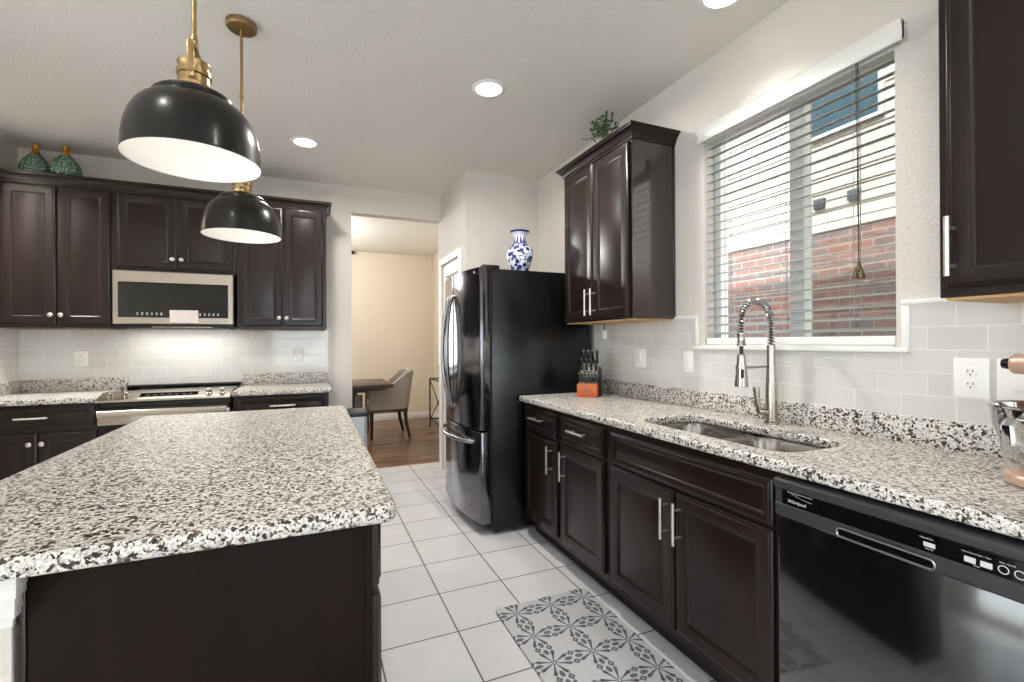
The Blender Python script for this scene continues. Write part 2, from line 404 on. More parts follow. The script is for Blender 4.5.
class MB:
    def __init__(self): self.bm = bmesh.new()
    def _add(self, tb, M=None):
        if M is not None: bmesh.ops.transform(tb, matrix=M, verts=tb.verts)
        me = bpy.data.meshes.new('tmp'); tb.to_mesh(me); tb.free()
        self.bm.from_mesh(me); bpy.data.meshes.remove(me)
        return self
    def box(self, x0, x1, y0, y1, z0, z1, bev=0.0, seg=2, M=None):
        if x0 > x1: x0, x1 = x1, x0
        if y0 > y1: y0, y1 = y1, y0
        if z0 > z1: z0, z1 = z1, z0
        tb = bmesh.new(); bmesh.ops.create_cube(tb, size=1)
        for v in tb.verts:
            v.co = Vector(((x0+x1)/2+v.co.x*(x1-x0), (y0+y1)/2+v.co.y*(y1-y0), (z0+z1)/2+v.co.z*(z1-z0)))
        if bev > 0:
            bev = min(bev, 0.49*min(x1-x0, y1-y0, z1-z0))
            bmesh.ops.bevel(tb, geom=list(tb.edges), offset=bev, segments=seg, profile=0.5, affect='EDGES')
        return self._add(tb, M)
    def prism(self, pts, z0, z1, M=None, bev=0.0, seg=2):
        """2D outline in x,y swept from z0 to z1 (then moved by M)."""
        tb = bmesh.new()
        a = [tb.verts.new((p[0], p[1], z0)) for p in pts]; b = [tb.verts.new((p[0], p[1], z1)) for p in pts]
        n = len(pts)
        tb.faces.new(list(reversed(a))); tb.faces.new(b)
        for i in range(n):
            tb.faces.new((a[i], a[(i+1) % n], b[(i+1) % n], b[i]))
        bmesh.ops.recalc_face_normals(tb, faces=tb.faces)
        if bev > 0:
            es = [e for e in tb.edges if len(e.link_faces) == 2 and e.calc_face_angle(0) > 0.5]
            bmesh.ops.bevel(tb, geom=es, offset=bev, segments=seg, profile=0.5, affect='EDGES')
        return self._add(tb, M)
    def lathe(self, prof, c=(0, 0, 0), seg=40, M=None, closed=False):
        """Profile of (radius, height) turned about the z axis."""
        tb = bmesh.new(); rings = []
        for r, z in prof:
            if r < 1e-6: rings.append([tb.verts.new((0, 0, z))])
            else: rings.append([tb.verts.new((r*math.cos(2*PI*i/seg), r*math.sin(2*PI*i/seg), z)) for i in range(seg)])
        pairs = list(zip(rings, rings[1:])) + ([(rings[-1], rings[0])] if closed else [])
        for A, B in pairs:
            for i in range(seg):
                j = (i+1) % seg
                q = []
                for v in (A[i % len(A)], A[j % len(A)], B[j % len(B)], B[i % len(B)]):
                    if v not in q: q.append(v)
                if len(q) >= 3:
                    try: tb.faces.new(q)
                    except ValueError: pass
        bmesh.ops.recalc_face_normals(tb, faces=tb.faces)
        bmesh.ops.transform(tb, matrix=Matrix.Translation(Vector(c)), verts=tb.verts)
        return self._add(tb, M)
    def tube(self, path, r, seg=10, M=None, cap=True, closed=False, flat=None):
        """Round bar along a path; r is one radius or one per point; flat=(a,b) makes an oval section."""
        P = [Vector(p) for p in path]; n = len(P)
        R = [r]*n if isinstance(r, (int, float)) else list(r)
        tb = bmesh.new(); rings = []
        prev = None
        for i in range(n):
            if closed: d = (P[(i+1) % n]-P[i-1]).normalized()
            else: d = (P[min(i+1, n-1)]-P[max(i-1, 0)]).normalized()
            if prev is None:
                ref = Vector((0, 0, 1)) if abs(d.z) < 0.9 else Vector((1, 0, 0))
                s = d.cross(ref).normalized()
            else:
                s = (prev - d*prev.dot(d)).normalized()
            prev = s; q = d.cross(s)
            fa, fb = flat if flat else (1, 1)
            rings.append([tb.verts.new(P[i]+s*(R[i]*fa*math.cos(2*PI*k/seg))+q*(R[i]*fb*math.sin(2*PI*k/seg))) for k in range(seg)])
        for i in range(n if closed else n-1):
            A, B = rings[i], rings[(i+1) % n]
            for k in range(seg):
                tb.faces.new((A[k], A[(k+1) % seg], B[(k+1) % seg], B[k]))
        if cap and not closed:
            tb.faces.new(list(reversed(rings[0]))); tb.faces.new(rings[-1])
        bmesh.ops.recalc_face_normals(tb, faces=tb.faces)
        return self._add(tb, M)
    def rings(self, levels, M=None, back=True):
        """Nested rectangles (x0,x1,y0,y1,z) joined one to the next and filled at the end."""
        tb = bmesh.new(); R = []
        for x0, x1, y0, y1, z in levels:
            R.append([tb.verts.new(c) for c in ((x0, y0, z), (x1, y0, z), (x1, y1, z), (x0, y1, z))])
        for A, B in zip(R, R[1:]):
            for i in range(4):
                tb.faces.new((A[i], A[(i+1) % 4], B[(i+1) % 4], B[i]))
        tb.faces.new(R[-1])
        if back: tb.faces.new(list(reversed(R[0])))
        bmesh.ops.recalc_face_normals(tb, faces=tb.faces)
        return self._add(tb, M)
    def door(self, w_, h_, t_=0.02, M=None, x0=0, y0=0, fr=0.05):
        """Cabinet front with a stepped outer edge, flat frame and sunk panel with a sloping border."""
        L = [(0, 0), (0, t_-0.007), (0.005, t_-0.004), (0.009, t_-0.0035), (0.013, t_), (fr, t_), (fr+0.006, t_-0.003), (fr+0.013, t_-0.009), (fr+0.019, t_-0.009), (fr+0.03, t_-0.0065)]
        return self.rings([(x0+i, x0+w_-i, y0+i, y0+h_-i, z) for i, z in L], M)
    def quad(self, a, b, c, d):
        v = [self.bm.verts.new(p) for p in (a, b, c, d)]; self.bm.faces.new(v); return self
    def sphere(self, c, r, seg=16, M=None, scale=(1, 1, 1)):
        tb = bmesh.new(); bmesh.ops.create_uvsphere(tb, u_segments=seg, v_segments=max(8, seg//2), radius=r)
        for v in tb.verts: v.co = Vector((v.co.x*scale[0]+c[0], v.co.y*scale[1]+c[1], v.co.z*scale[2]+c[2]))
        return self._add(tb, M)
    def build(self, name, material, parent=None, smooth=True):
        off = Vector((0, 0, 0)); p = parent
        while p is not None:
            off += Vector(p.get('_o', (0, 0, 0))); p = p.parent
        for v in self.bm.verts: v.co -= off
        me = bpy.data.meshes.new(name); self.bm.to_mesh(me); self.bm.free()
        if smooth:
            for pl in me.polygons: pl.use_smooth = True
            me.set_sharp_from_angle(angle=math.radians(38))
        me.materials.append(material)
        o = bpy.data.objects.new(name, me); COL.objects.link(o)
        if parent: o.parent = parent
        return o

ROOTS = []
def thing(name, label, cat, loc=(0, 0, 0), group=None, rotz=None):
    """Empty at the base of a thing. Parts are given in world coordinates, or in local ones when rotz is set."""
    o = bpy.data.objects.new(name, None); COL.objects.link(o)
    o.location = loc; o.empty_display_size = 0.05
    if rotz is None: o['_o'] = tuple(loc); ROOTS.append(o)
    else: o.rotation_euler = (0, 0, rotz)
    o['label'] = label; o['category'] = cat
    if group: o['group'] = group
    return o

def tag(o, label, cat, group=None):
    o['label'] = label; o['category'] = cat
    if group: o['group'] = group
    return o

def struct(name, mb, material, smooth=True):
    o = mb.build(name, material, None, smooth); o['kind'] = 'structure'; return o

def copy_tree(o, parent=None):
    c = o.copy(); COL.objects.link(c)
    if parent: c.parent = parent
    for ch in list(o.children): copy_tree(ch, c)
    return c

def lettering(name, s, size, M, material, parent, depth=0.0004, align='LEFT', shear=0.0):
    cu = bpy.data.curves.new(name, 'FONT'); cu.body = s; cu.size = size; cu.extrude = depth; cu.align_x = align; cu.shear = shear
    tmp = bpy.data.objects.new(name+'_tmp', cu); COL.objects.link(tmp)
    bpy.context.view_layer.update()
    dg = bpy.context.evaluated_depsgraph_get()
    me = bpy.data.meshes.new_from_object(tmp.evaluated_get(dg))
    bpy.data.objects.remove(tmp)
    off = Vector((0, 0, 0)); p = parent
    while p is not None:
        off += Vector(p.get('_o', (0, 0, 0))); p = p.parent
    me.transform(M); me.transform(Matrix.Translation(-off))
    me.materials.clear(); me.materials.append(material)
    o = bpy.data.objects.new(name, me); COL.objects.link(o); o.parent = parent
    return o

def round_rect(x0, x1, y0, y1, r, seg=6):
    if isinstance(r, (int, float)): r = (r,)*4
    pts = []
    for (cx, cy, a0, rr) in ((x1-r[0], y1-r[0], 0, r[0]), (x0+r[1], y1-r[1], PI/2, r[1]), (x0+r[2], y0+r[2], PI, r[2]), (x1-r[3], y0+r[3], 3*PI/2, r[3])):
        if rr <= 0: pts.append((cx, cy)); continue
        for k in range(seg+1):
            a = a0+PI/2*k/seg
            pts.append((cx+rr*math.cos(a), cy+rr*math.sin(a)))
    return pts

def slab(name, outer, holes, z0, z1, material, parent, bev=0.006):
    """Stone slab with eased edges and openings cut through it."""
    cu = bpy.data.curves.new(name, 'CURVE'); cu.dimensions = '2D'; cu.fill_mode = 'BOTH'
    cu.extrude = (z1-z0)/2-bev; cu.bevel_depth = bev; cu.bevel_resolution = 3; cu.offset = -bev
    for pts in [outer]+holes:
        s = cu.splines.new('POLY'); s.points.add(len(pts)-1); s.use_cyclic_u = True
        for q, pt in zip(s.points, pts): q.co = (pt[0], pt[1], 0, 1)
    tmp = bpy.data.objects.new(name+'_tmp', cu); COL.objects.link(tmp)
    bpy.context.view_layer.update()
    dg = bpy.context.evaluated_depsgraph_get()
    me = bpy.data.meshes.new_from_object(tmp.evaluated_get(dg)); bpy.data.objects.remove(tmp)
    off = Vector((0, 0, 0)); p = parent
    while p is not None:
        off += Vector(p.get('_o', (0, 0, 0))); p = p.parent
    me.transform(Matrix.Translation(Vector((0, 0, (z0+z1)/2))-off))
    for pl in me.polygons: pl.use_smooth = True
    me.set_sharp_from_angle(angle=math.radians(38))
    me.materials.clear(); me.materials.append(material)
    o = bpy.data.objects.new(name, me); COL.objects.link(o)
    if parent: o.parent = parent
    return o

def bar_pull(parent, M, length, vertical, proud=0.036, r=0.0066):
    """Bar handle centred on the frame M, with two posts."""
    mb = MB()
    a = (lambda s, z: (0, s, z)) if vertical else (lambda s, z: (s, 0, z))
    mb.tube([a(-length/2, proud), a(length/2, proud)], r, 12, M)
    for s in (-1, 1):
        mb.tube([a(s*(length/2-0.028), 0.0), a(s*(length/2-0.028), proud)], r*0.75, 10, M)
    return mb.build('bar_pull', M_pull, parent)

def knob(parent, M):
    mb = MB()
    mb.lathe([(0, 0), (0.007, 0), (0.006, 0.010), (0.012, 0.016), (0.016, 0.021), (0.0155, 0.026), (0.010, 0.030), (0, 0.031)], seg=20, M=M)
    return mb.build('knob', M_pull, parent)

# ------------------------------------------------------------------ room shell
WT = 0.14
WY0, WY1, WZ0, WZ1 = 0.985, 1.86, 1.235, 2.345     # window opening in the right wall
mb = MB(); mb.box(XLL-WT, XW+WT, YR-WT, YF, -0.1, 0.0); struct('floor', mb, M_tilefloor, False)
mb = MB(); mb.box(-3.2, XW+WT, YF, YD+WT, -0.1, 0.0); struct('floor_dining', mb, M_planks, False)
mb = MB(); mb.box(XLL-WT, XW+WT, YR-WT, YB+0.12, ZC, ZC+0.15); struct('ceiling', mb, M_ceil, False)
mb = MB(); mb.box(-3.2-WT, XW+WT, YB+0.12, YD+WT, ZC, ZC+0.15); struct('ceiling_dining', mb, M_dceil, False)
mb = MB()
mb.box(XW, XW+WT, YR-WT, WY0, 0, ZC); mb.box(XW, XW+WT, WY1, YP, 0, ZC)
mb.box(XW, XW+WT, WY0, WY1, 0, WZ0); mb.box(XW, XW+WT, WY0, WY1, WZ1, ZC)
struct('wall_right', mb, M_wall, False)
mb = MB(); mb.box(XP, XW+WT, YP, YP+0.1, 0, ZC); struct('wall_behind_fridge', mb, M_wall, False)
# pantry wall with its door opening
DY0, DY1, DZ = 3.985, 4.595, 2.035
mb = MB(); mb.box(XP, XP+0.1, YP+0.1, DY0, 0, ZC); mb.box(XP, XP+0.1, DY1, YB+0.12, 0, ZC); mb.box(XP, XP+0.1, DY0, DY1, DZ, ZC)
struct('wall_pantry', mb, M_wall, False)
mb = MB(); mb.box(XP+0.1, XW+WT, YB, YB+0.12, 0, ZC); struct('wall_pantry_back', mb, M_beige, False)
mb = MB(); mb.box(XL, 0.348, YB, YB+0.12, 0, ZC); mb.box(0.348, XP, YB, YB+0.12, 2.49, ZC)
struct('wall_back', mb, M_wall, False)
mb = MB(); mb.box(XL-0.12, XL, 2.3, YB+0.12, 0, ZC); struct('wall_left', mb, M_wall, False)
# dining room
mb = MB(); mb.box(XW, XW+WT, YB+0.12, YD+WT, 0, ZC); struct('wall_dining_right', mb, M_beige, False)
DWX0, DWX1, DWZ0, DWZ1 = -1.1, 0.36, 0.75, 2.35
mb = MB()
mb.box(-3.2, DWX0, YD, YD+WT, 0, ZC); mb.box(DWX1, XW, YD, YD+WT, 0, ZC); mb.box(DWX0, DWX1, YD, YD+WT, 0, DWZ0); mb.box(DWX0, DWX1, YD, YD+WT, DWZ1, ZC)
struct('wall_dining_far', mb, M_beige, False)
mb = MB(); mb.box(-3.2-WT, -3.2, YB+0.12, YD+WT, 0, ZC); struct('wall_dining_left', mb, M_beige, False)
mb = MB(); mb.box(-3.2, XL-0.12, YB+0.0, YB+0.12, 0, ZC); struct('wall_dining_near', mb, M_beige, False)
# open room behind the camera, with two wide glazed openings to the garden
GZ0, GZ1 = 0.15, 2.45
GW = [(-0.9, 1.7)]
mb = MB(); xs = [XLL-WT, GW[0][0], GW[0][1], XW]
for a, b in ((0, 1), (2, 3)): mb.box(xs[a], xs[b], YR-WT, YR, 0, ZC)
for a, b in GW: mb.box(a, b, YR-WT, YR, 0, GZ0); mb.box(a, b, YR-WT, YR, GZ1, ZC)
struct('wall_rear', mb, M_wall, False)
GL = [(-3.3, 1.6)]
mb = MB()
mb.box(XLL-WT, XLL, YR, GL[0][0], 0, ZC); mb.box(XLL-WT, XLL, GL[0][1], YB+0.12, 0, ZC)
mb.box(XLL-WT, XLL, GL[0][0], GL[0][1], 0, GZ0); mb.box(XLL-WT, XLL, GL[0][0], GL[0][1], GZ1, ZC)
struct('wall_far_left', mb, M_wall, False)
mb = MB(); mb.box(XLL, XL-0.12, YB, YB+0.12, 0, ZC); struct('wall_living', mb, M_wall, False)

def window_frame(name, M, w_, h_, mull=(), depth=0.05, bar=0.045, pane=True):
    mb = MB()
    mb.box(0, w_, 0, bar, 0, depth, 0.004, 1, M); mb.box(0, w_, h_-bar, h_, 0, depth, 0.004, 1, M)
    mb.box(0, bar, bar, h_-bar, 0, depth, 0.004, 1, M); mb.box(w_-bar, w_, bar, h_-bar, 0, depth, 0.004, 1, M)
    for x in mull: mb.box(x-0.035, x+0.035, bar, h_-bar, 0, depth, 0.004, 1, M)
    o = struct(name, mb, M_vinyl)
    if pane:
        mb = MB(); mb.box(bar, w_-bar, bar, h_-bar, 0.018, 0.022, M=M)
        g = mb.build('pane', M_glass, o, False)
    return o
for k, (a, b) in enumerate(GW):
    window_frame('window_%d' % (k+3), basis((b, YR-0.09, GZ0), (-1, 0, 0), (0, 1, 0)), b-a, GZ1-GZ0, ((b-a)/2,))
    add_light('window_daylight', 'AREA', ((a+b)/2, YR-WT-0.02, (GZ0+GZ1)/2), 1, b-a, (PI/2, 0, 0), shape='RECTANGLE', size_y=GZ1-GZ0, portal=True)
a, b = GL[0]
window_frame('window_5', basis((XLL-0.09, a, GZ0), (0, 1, 0), (1, 0, 0)), b-a, GZ1-GZ0, ((b-a)/2,))
add_light('window_daylight', 'AREA', (XLL-WT-0.02, (a+b)/2, (GZ0+GZ1)/2), 1, GZ1-GZ0, (0, -PI/2, 0), shape='RECTANGLE', size_y=b-a, portal=True)
window_frame('window_2', basis((DWX1, YD+0.05, DWZ0), (-1, 0, 0), (0, -1, 0)), DWX1-DWX0, DWZ1-DWZ0, ((DWX1-DWX0)/2,))
add_light('window_daylight', 'AREA', ((DWX0+DWX1)/2, YD+WT+0.02, (DWZ0+DWZ1)/2), 1, DWX1-DWX0, (-PI/2, 0, 0), shape='RECTANGLE', size_y=DWZ1-DWZ0, portal=True)
mb = MB(); mb.prism([(XLL-0.4, ZC+0.16), (XW+0.5, ZC+0.16), (XW+0.5, ZC+0.36), (XW-0.2, 5.3), (XLL+0.6, 5.3), (XLL-0.4, ZC+0.36)], -YD-0.5, -YR+0.4, M=Matrix(((1, 0, 0, 0), (0, 0, -1, 0), (0, 1, 0, 0), (0, 0, 0, 1)))); struct('sky_block_roof', mb, M_ventm, False)  # unseen bulk added overhead to cut sky light on the house next door
mb = MB(); mb.box(-14, 16, -16, 20, -0.35, -0.12); struct('ground', mb, M_bounce, False)

# kitchen window over the sink
w1 = window_frame('window_1', basis((XW+0.13, WY1, WZ0), (0, -1, 0), (-1, 0, 0)), WY1-WY0, WZ1-WZ0, (WY1-1.405,), depth=0.055, bar=0.038)
mb = MB(); mb.box(XW+0.118, XW+0.1195, WY0+0.036, 1.375, WZ0+0.036, WZ1-0.036); mb.build('screen', M_screen, w1, False)
mb = MB()
mb.box(XW-0.024, XW+0.09, WY0+0.001, WY1-0.001, WZ0-0.001, WZ0+0.012, 0.003)
mb.box(XW-0.024, XW-0.0005, WY0-0.045, WY1+0.06, WZ0-0.012, WZ0+0.006, 0.004)
struct('trim_1', mb, M_white)
# tile splash areas
mb = MB(); mb.box(XW-0.008, XW, -1.2, 2.86, 1.0, 1.222); mb.box(XW-0.008, XW, -1.2, WY0-0.045, 1.222, 1.387); mb.box(XW-0.008, XW, WY1+0.06, 2.86, 1.222, 1.387)
struct('wall_tile_right', mb, M_tile_r, False)
mb = MB(); mb.box(XL, 0.142, YB-0.008, YB, 0.88, 1.387); struct('wall_tile_back', mb, M_tile_b, False)
mb = MB(); mb.box(XL, XL+0.008, 3.6, YB-0.008, 1.0, 1.387); struct('wall_tile_left', mb, M_tile_r, False)
mb = MB()   # pale pencil edging around the tile beside the window
mb.box(XW-0.014, XW, WY0-0.045, WY0-0.020, 1.241, 1.387, 0.004); mb.box(XW-0.014, XW, 0.70, WY0-0.020, 1.387, 1.405, 0.004)
mb.box(XW-0.014, XW, WY1+0.035, WY1+0.060, 1.241, 1.387, 0.004); mb.box(XW-0.014, XW, WY1+0.035, 2.10, 1.387, 1.405, 0.004)
struct('trim_2', mb, M_white)
# baseboards
def baseboard(name, x0, x1, y0, y1):
    mb = MB(); mb.box(x0, x1, y0, y1, 0, 0.105, 0.004); struct(name, mb, M_white)
baseboard('baseboard_dining_far', -3.2, XW, YD-0.014, YD)
baseboard('baseboard_dining_right', XW-0.014, XW, YB+0.12, YD-0.014)
baseboard('baseboard_back', 0.13, 0.348, YB-0.014, YB)
# pantry door: casing and white louvred door
mb = MB()
for y0, y1 in ((DY0-0.062, DY0), (DY1, DY1+0.05)): mb.box(XP-0.018, XP, y0, y1, 0, DZ+0.062, 0.004)
mb.box(XP-0.018, XP, DY0, DY1, DZ, DZ+0.062, 0.004)
struct('trim_3', mb, M_white)
mb = MB(); dx0, dx1 = XP+0.012, XP+0.047
mb.box(dx0, dx1, DY0+0.003, DY0+0.09, 0.01, DZ-0.003, 0.003); mb.box(dx0, dx1, DY1-0.09, DY1-0.003, 0.01, DZ-0.003, 0.003)
for z0, z1 in ((0.01, 0.2), (0.95, 1.06), (DZ-0.12, DZ-0.003)): mb.box(dx0, dx1, DY0+0.09, DY1-0.09, z0, z1, 0.003)
d1 = struct('door_1', mb, M_white)
mb = MB(); z = 0.23
while z < DZ-0.14:
    if not 0.93 < z < 1.07:
        Mx = Matrix.Translation((XP+0.03, 0, z)) @ Matrix.Rotation(math.radians(40), 4, 'Y')
        mb.box(-0.02, 0.02, DY0+0.09, DY1-0.09, -0.003, 0.003, M=Mx)
    z += 0.034
mb.build('louver', M_white, d1, False)
mb = MB(); mb.sphere((XP-0.045, DY0+0.05, 0.95), 0.026); mb.tube([(XP-0.045, DY0+0.05, 0.95), (XP+0.012, DY0+0.05, 0.95)], 0.01); mb.build('door_knob', M_nickel, d1)

# ------------------------------------------------------------------ house next door, seen through the blind
hx = 4.75
h = thing('neighbor_house', 'neighbouring house with red brick below cream siding outside the window', 'house', (hx, 2.5, -0.12))
mb = MB(); mb.box(hx, hx+0.25, -4, 12, -0.12, 2.36); mb.build('brick_wall', M_brick, h, False)
mb = MB(); mb.box(hx-0.02, hx+0.25, -4, 12, 2.36, 2.42, 0.004); mb.build('ledge', M_trimw, h)
mb = MB(); mb.box(hx+0.04, hx+0.25, -4, 12, 2.42, 6.2)
for k in range(22): mb.prism([(hx+0.04, 2.42+k*0.17), (hx+0.026, 2.42+k*0.17), (hx+0.04, 2.42+(k+1)*0.17)], -12, 4, M=Matrix(((1, 0, 0, 0), (0, 0, -1, 0), (0, 1, 0, 0), (0, 0, 0, 1))))
mb.build('siding', M_siding, h, False)
for y0 in (2.77, 3.10):
    mb = MB(); mb.box(hx+0.0, hx+0.05, y0, y0+0.11, 2.61, 2.71, 0.006); mb.build('vent', M_ventm, h)
mb = MB(); mb.box(hx-0.01, hx+0.06, 2.60, 3.42, 3.31, 3.35, 0.004); mb.box(hx-0.01, hx+0.06, 2.56, 2.60, 3.31, 4.9, 0.004); mb.box(hx-0.01, hx+0.06, 3.38, 3.42, 3.35, 4.9, 0.004); mb.box(hx-0.01, hx+0.06, 2.60, 3.42, 4.86, 4.9, 0.004)
wf = mb.build('window_frame', M_trimw, h)
mb = MB(); mb.box(hx+0.005, hx+0.05, 2.60, 3.38, 3.35, 4.86); mb.build('pane', M_nwin, wf, False)

# ------------------------------------------------------------------ ceiling lights
def recessed_light(x, y, label, power=CAN_W, spread=170):
    t = thing('recessed_light', label, 'ceiling light', (x, y, ZC), 'recessed ceiling lights')
    mb = MB(); mb.lathe([(0.072, -0.001), (0.075, -0.008), (0.092, -0.006), (0.098, -0.001), (0.098, 0.0)], (x, y, ZC), 40); mb.build('trim_ring', M_white, t)
    mb = MB(); mb.lathe([(0.074, -0.004), (0, -0.006)], (x, y, ZC), 40); mb.build('lens', M_lens, t)
    add_light('recessed_lamp', 'AREA', (0, 0, -0.012), power, 0.14, (0, 0, 0), LAMP_COL, t, spread=math.radians(spread))
    return t
recessed_light(0.945, 2.53, 'lit white recessed ceiling light nearest the tall wall cabinet')
recessed_light(-0.037, 3.716, 'lit white recessed ceiling light in front of the range wall', 15.0)
recessed_light(-1.80, 3.75, 'lit white recessed ceiling light off the left end of the picture', 20.0, 110)
recessed_light(1.60, 1.46, 'lit white recessed ceiling light above the sink window wall, cut by the picture edge', 3.8, 95)
for x, y in ((-0.9, 1.0), (0.9, 0.3), (-1.6, -1.2), (0.6, -1.6), (-3.2, 0.6), (-3.2, -2.0)):  # unseen cans added for more light in the room
    recessed_light(x, y, 'added white recessed ceiling light out of view that brightens the room', CAN_FILL_W)

# ------------------------------------------------------------------ pendants over the island
def pendant(x, y, label):
    t = thing('pendant_lamp', label, 'pendant lamp', (x, y, ZC), 'pendant lamps over the island')
    c = (x, y, 0)
    mb = MB(); mb.lathe([(0, ZC), (0.062, ZC), (0.064, ZC-0.006), (0.064, ZC-0.022), (0.058, ZC-0.028), (0.012, ZC-0.030), (0, ZC-0.030)], c, 40); mb.build('canopy', M_brass, t)
    mb = MB(); mb.tube([(x, y, ZC-0.03), (x, y, 2.075)], 0.0065, 12)
    mb.lathe([(0, 2.40), (0.009, 2.40), (0.009, 2.385), (0, 2.385)], c, 12); mb.build('rod', M_brass, t)
    mb = MB()
    for s in (-1, 1):
        mb.box(x-0.008, x+0.008, y+s*0.042-0.0025, y+s*0.042+0.0025, 1.970, 2.062, 0.002)
        mb.tube([(x, y+s*0.040, 1.985), (x, y+s*0.049, 1.985)], 0.006, 10)
    mb.box(x-0.009, x+0.009, y-0.0445, y+0.0445, 2.058, 2.066, 0.002); mb.lathe([(0, 2.064), (0.011, 2.064), (0.010, 2.085), (0.0075, 2.10), (0, 2.10)], c, 16)
    mb.build('bracket', M_brass, t)
    mb = MB(); mb.lathe([(0.030, 1.95), (0.040, 1.952), (0.041, 1.963), (0.037, 1.966), (0.037, 1.984), (0.041, 1.987), (0.041, 1.998), (0.037, 2.001), (0.037, 2.012), (0.039, 2.016), (0.039, 2.022), (0, 2.022)], c, 32); mb.build('socket_cap', M_brass, t)
    out = [(0.034, 1.950), (0.070, 1.941), (0.088, 1.932), (0.094, 1.926), (0.0955, 1.912), (0.094, 1.9105), (0.104, 1.910), (0.119, 1.898), (0.132, 1.882), (0.144, 1.858), (0.152, 1.830), (0.157, 1.798), (0.159, 1.764), (0.160, 1.758)]
    inn = [(r-0.003, z-0.003) for r, z in out[:-1]] + [(0.1575, 1.758)]
    mb = MB(); mb.lathe(out + [(0.1588, 1.7562)], c, 72); sh = mb.build('shade', M_shade, t)
    mb = MB(); mb.lathe([(0, 1.946)]+inn+[(0.1588, 1.7562)], c, 72); mb.build('shade_lining', M_shadein, sh)
    mb = MB(); mb.lathe([(0, 1.950), (0.015, 1.950), (0.016, 1.905), (0.024, 1.885), (0.030, 1.862), (0.026, 1.840), (0.014, 1.828), (0, 1.825)], c, 24); mb.build('bulb', M_bulb, t)
    add_light('pendant_light', 'POINT', (0, 0, 1.795-ZC), PENDANT_W, 0.035, (0, 0, 0), LAMP_COL, t)
    return t
PX = -0.288
p1 = pendant(PX, 1.50, 'nearer dark dome pendant lamp on a brass rod, largest in the picture')
p2 = copy_tree(p1); p2.location = (PX, 2.448, ZC); p2['label'] = 'farther dark dome pendant lamp with its round brass ceiling canopy in view'

# ------------------------------------------------------------------ island
isl = thing('kitchen_island', 'espresso wood island cabinet with a plain near end panel and white post', 'kitchen island', (-0.2, 1.9, 0))
IY0, IY1 = 1.10, 2.80
mb = MB(); mb.box(-0.472, 0.122, IY0+0.006, IY1, 0.10, 0.874); mb.build('cabinet_body', M_cab, isl)
mb = MB(); mb.box(-0.462, 0.108, IY0-0.006, IY0+0.006, 0.0, 0.874, 0.0015); mb.box(0.108, 0.124, IY0-0.004, IY0+0.016, 0.0, 0.874, 0.0015); mb.build('end_panel', M_cabpanel, isl)
mb = MB(); mb.box(-0.478, -0.462, IY0-0.010, IY0+0.012, 0.0, 0.866, 0.003); mb.build('scribe_strip', M_cab, isl)
mb = MB(); mb.box(-0.475, 0.06, IY0+0.02, IY1-0.01, 0.0, 0.10); mb.build('toe_kick', M_cabdark, isl)
mb = MB(); mb.box(-0.60, -0.479, IY0-0.012, IY1, 0, 0.874, 0.004); post = mb.build('half_wall', M_wall, isl)
mb = MB()   # moulded cap at the top of the post
prof = [(0, 0.78), (0.006, 0.782), (0.008, 0.80), (0.020, 0.812), (0.022, 0.838), (0.032, 0.852), (0.034, 0.874), (0, 0.874)]
for k, (a, b) in enumerate(zip(prof, prof[1:])):
    if b[1]-a[1] > 0.0005:
        e = max(a[0], b[0]); mb.box(-0.60-e, -0.479+e*0.6, IY0-0.012-e, IY0-0.010, a[1], b[1], 0.001)
mb.build('cap_moulding', M_vinyl, post)
Ms = basis((0.124, IY0+0.005, 0), (0, 1, 0), (1, 0, 0))
wd = (IY1-IY0-0.02)/4
for k in range(4):
    x0 = 0.006+k*wd
    mb = MB(); mb.door(wd-0.012, 0.145, 0.022, Ms, x0, 0.712, fr=0.03); dr = mb.build('drawer_front', M_cab, isl)
    if k > 0: bar_pull(dr, Ms @ Matrix.Translation((x0+wd/2, 0.785, 0.022)), 0.16, False)
    mb = MB(); mb.door(wd-0.012, 0.545, 0.022, Ms, x0, 0.145); dd = mb.build('door', M_cab, isl)
    if k > 0: bar_pull(dd, Ms @ Matrix.Translation((x0+(0.03 if k % 2 == 0 else wd-0.045), 0.60, 0.022)), 0.155, True)
tag(slab('island_countertop', round_rect(-0.755, 0.172, 1.04, 2.83, (0.02, 0.02, 0.03, 0.03)), [], 0.875, CZ, M_granite, None, 0.010), 'speckled white and black granite top on the island', 'countertop')

# ------------------------------------------------------------------ base cabinets, worktop and backsplash along the window wall
def base_run(M, w_, name, label, cat, loc, depth=0.585, group=None):
    """Carcass of a base cabinet: body, dark toe kick. Face at local z=0, body behind."""
    t = thing(name, label, cat, loc, group)
    mb = MB()
    if name == 'sink_cabinet':
        mb.box(0, w_, 0.105, 0.66, -depth, 0, 0.0015, 1, M); mb.box(0, w_, 0.66, 0.874, -0.02, 0, M=M)
        mb.box(0, 0.018, 0.66, 0.874, -depth, -0.02, M=M); mb.box(w_-0.018, w_, 0.66, 0.874, -depth, -0.02, M=M)
    else: mb.box(0, w_, 0.105, 0.874, -depth, 0, 0.0015, 1, M)
    mb.build('carcass', M_cab, t)
    mb = MB(); mb.box(0, w_, 0, 0.105, -depth, -0.075, M=M); mb.build('toe_kick', M_cabdark, t)
    return t
XF = 1.305   # face frame plane, fronts stand 2 cm proud of it
FR = lambda y: basis((XF, y, 0), (0, -1, 0), (-1, 0, 0))
Mf = FR(2.835)
c1 = base_run(Mf, 0.955, 'base_cabinet', 'dark base cabinet beside the refrigerator with two drawers over two doors', 'base cabinet', (1.6, 2.36, 0))
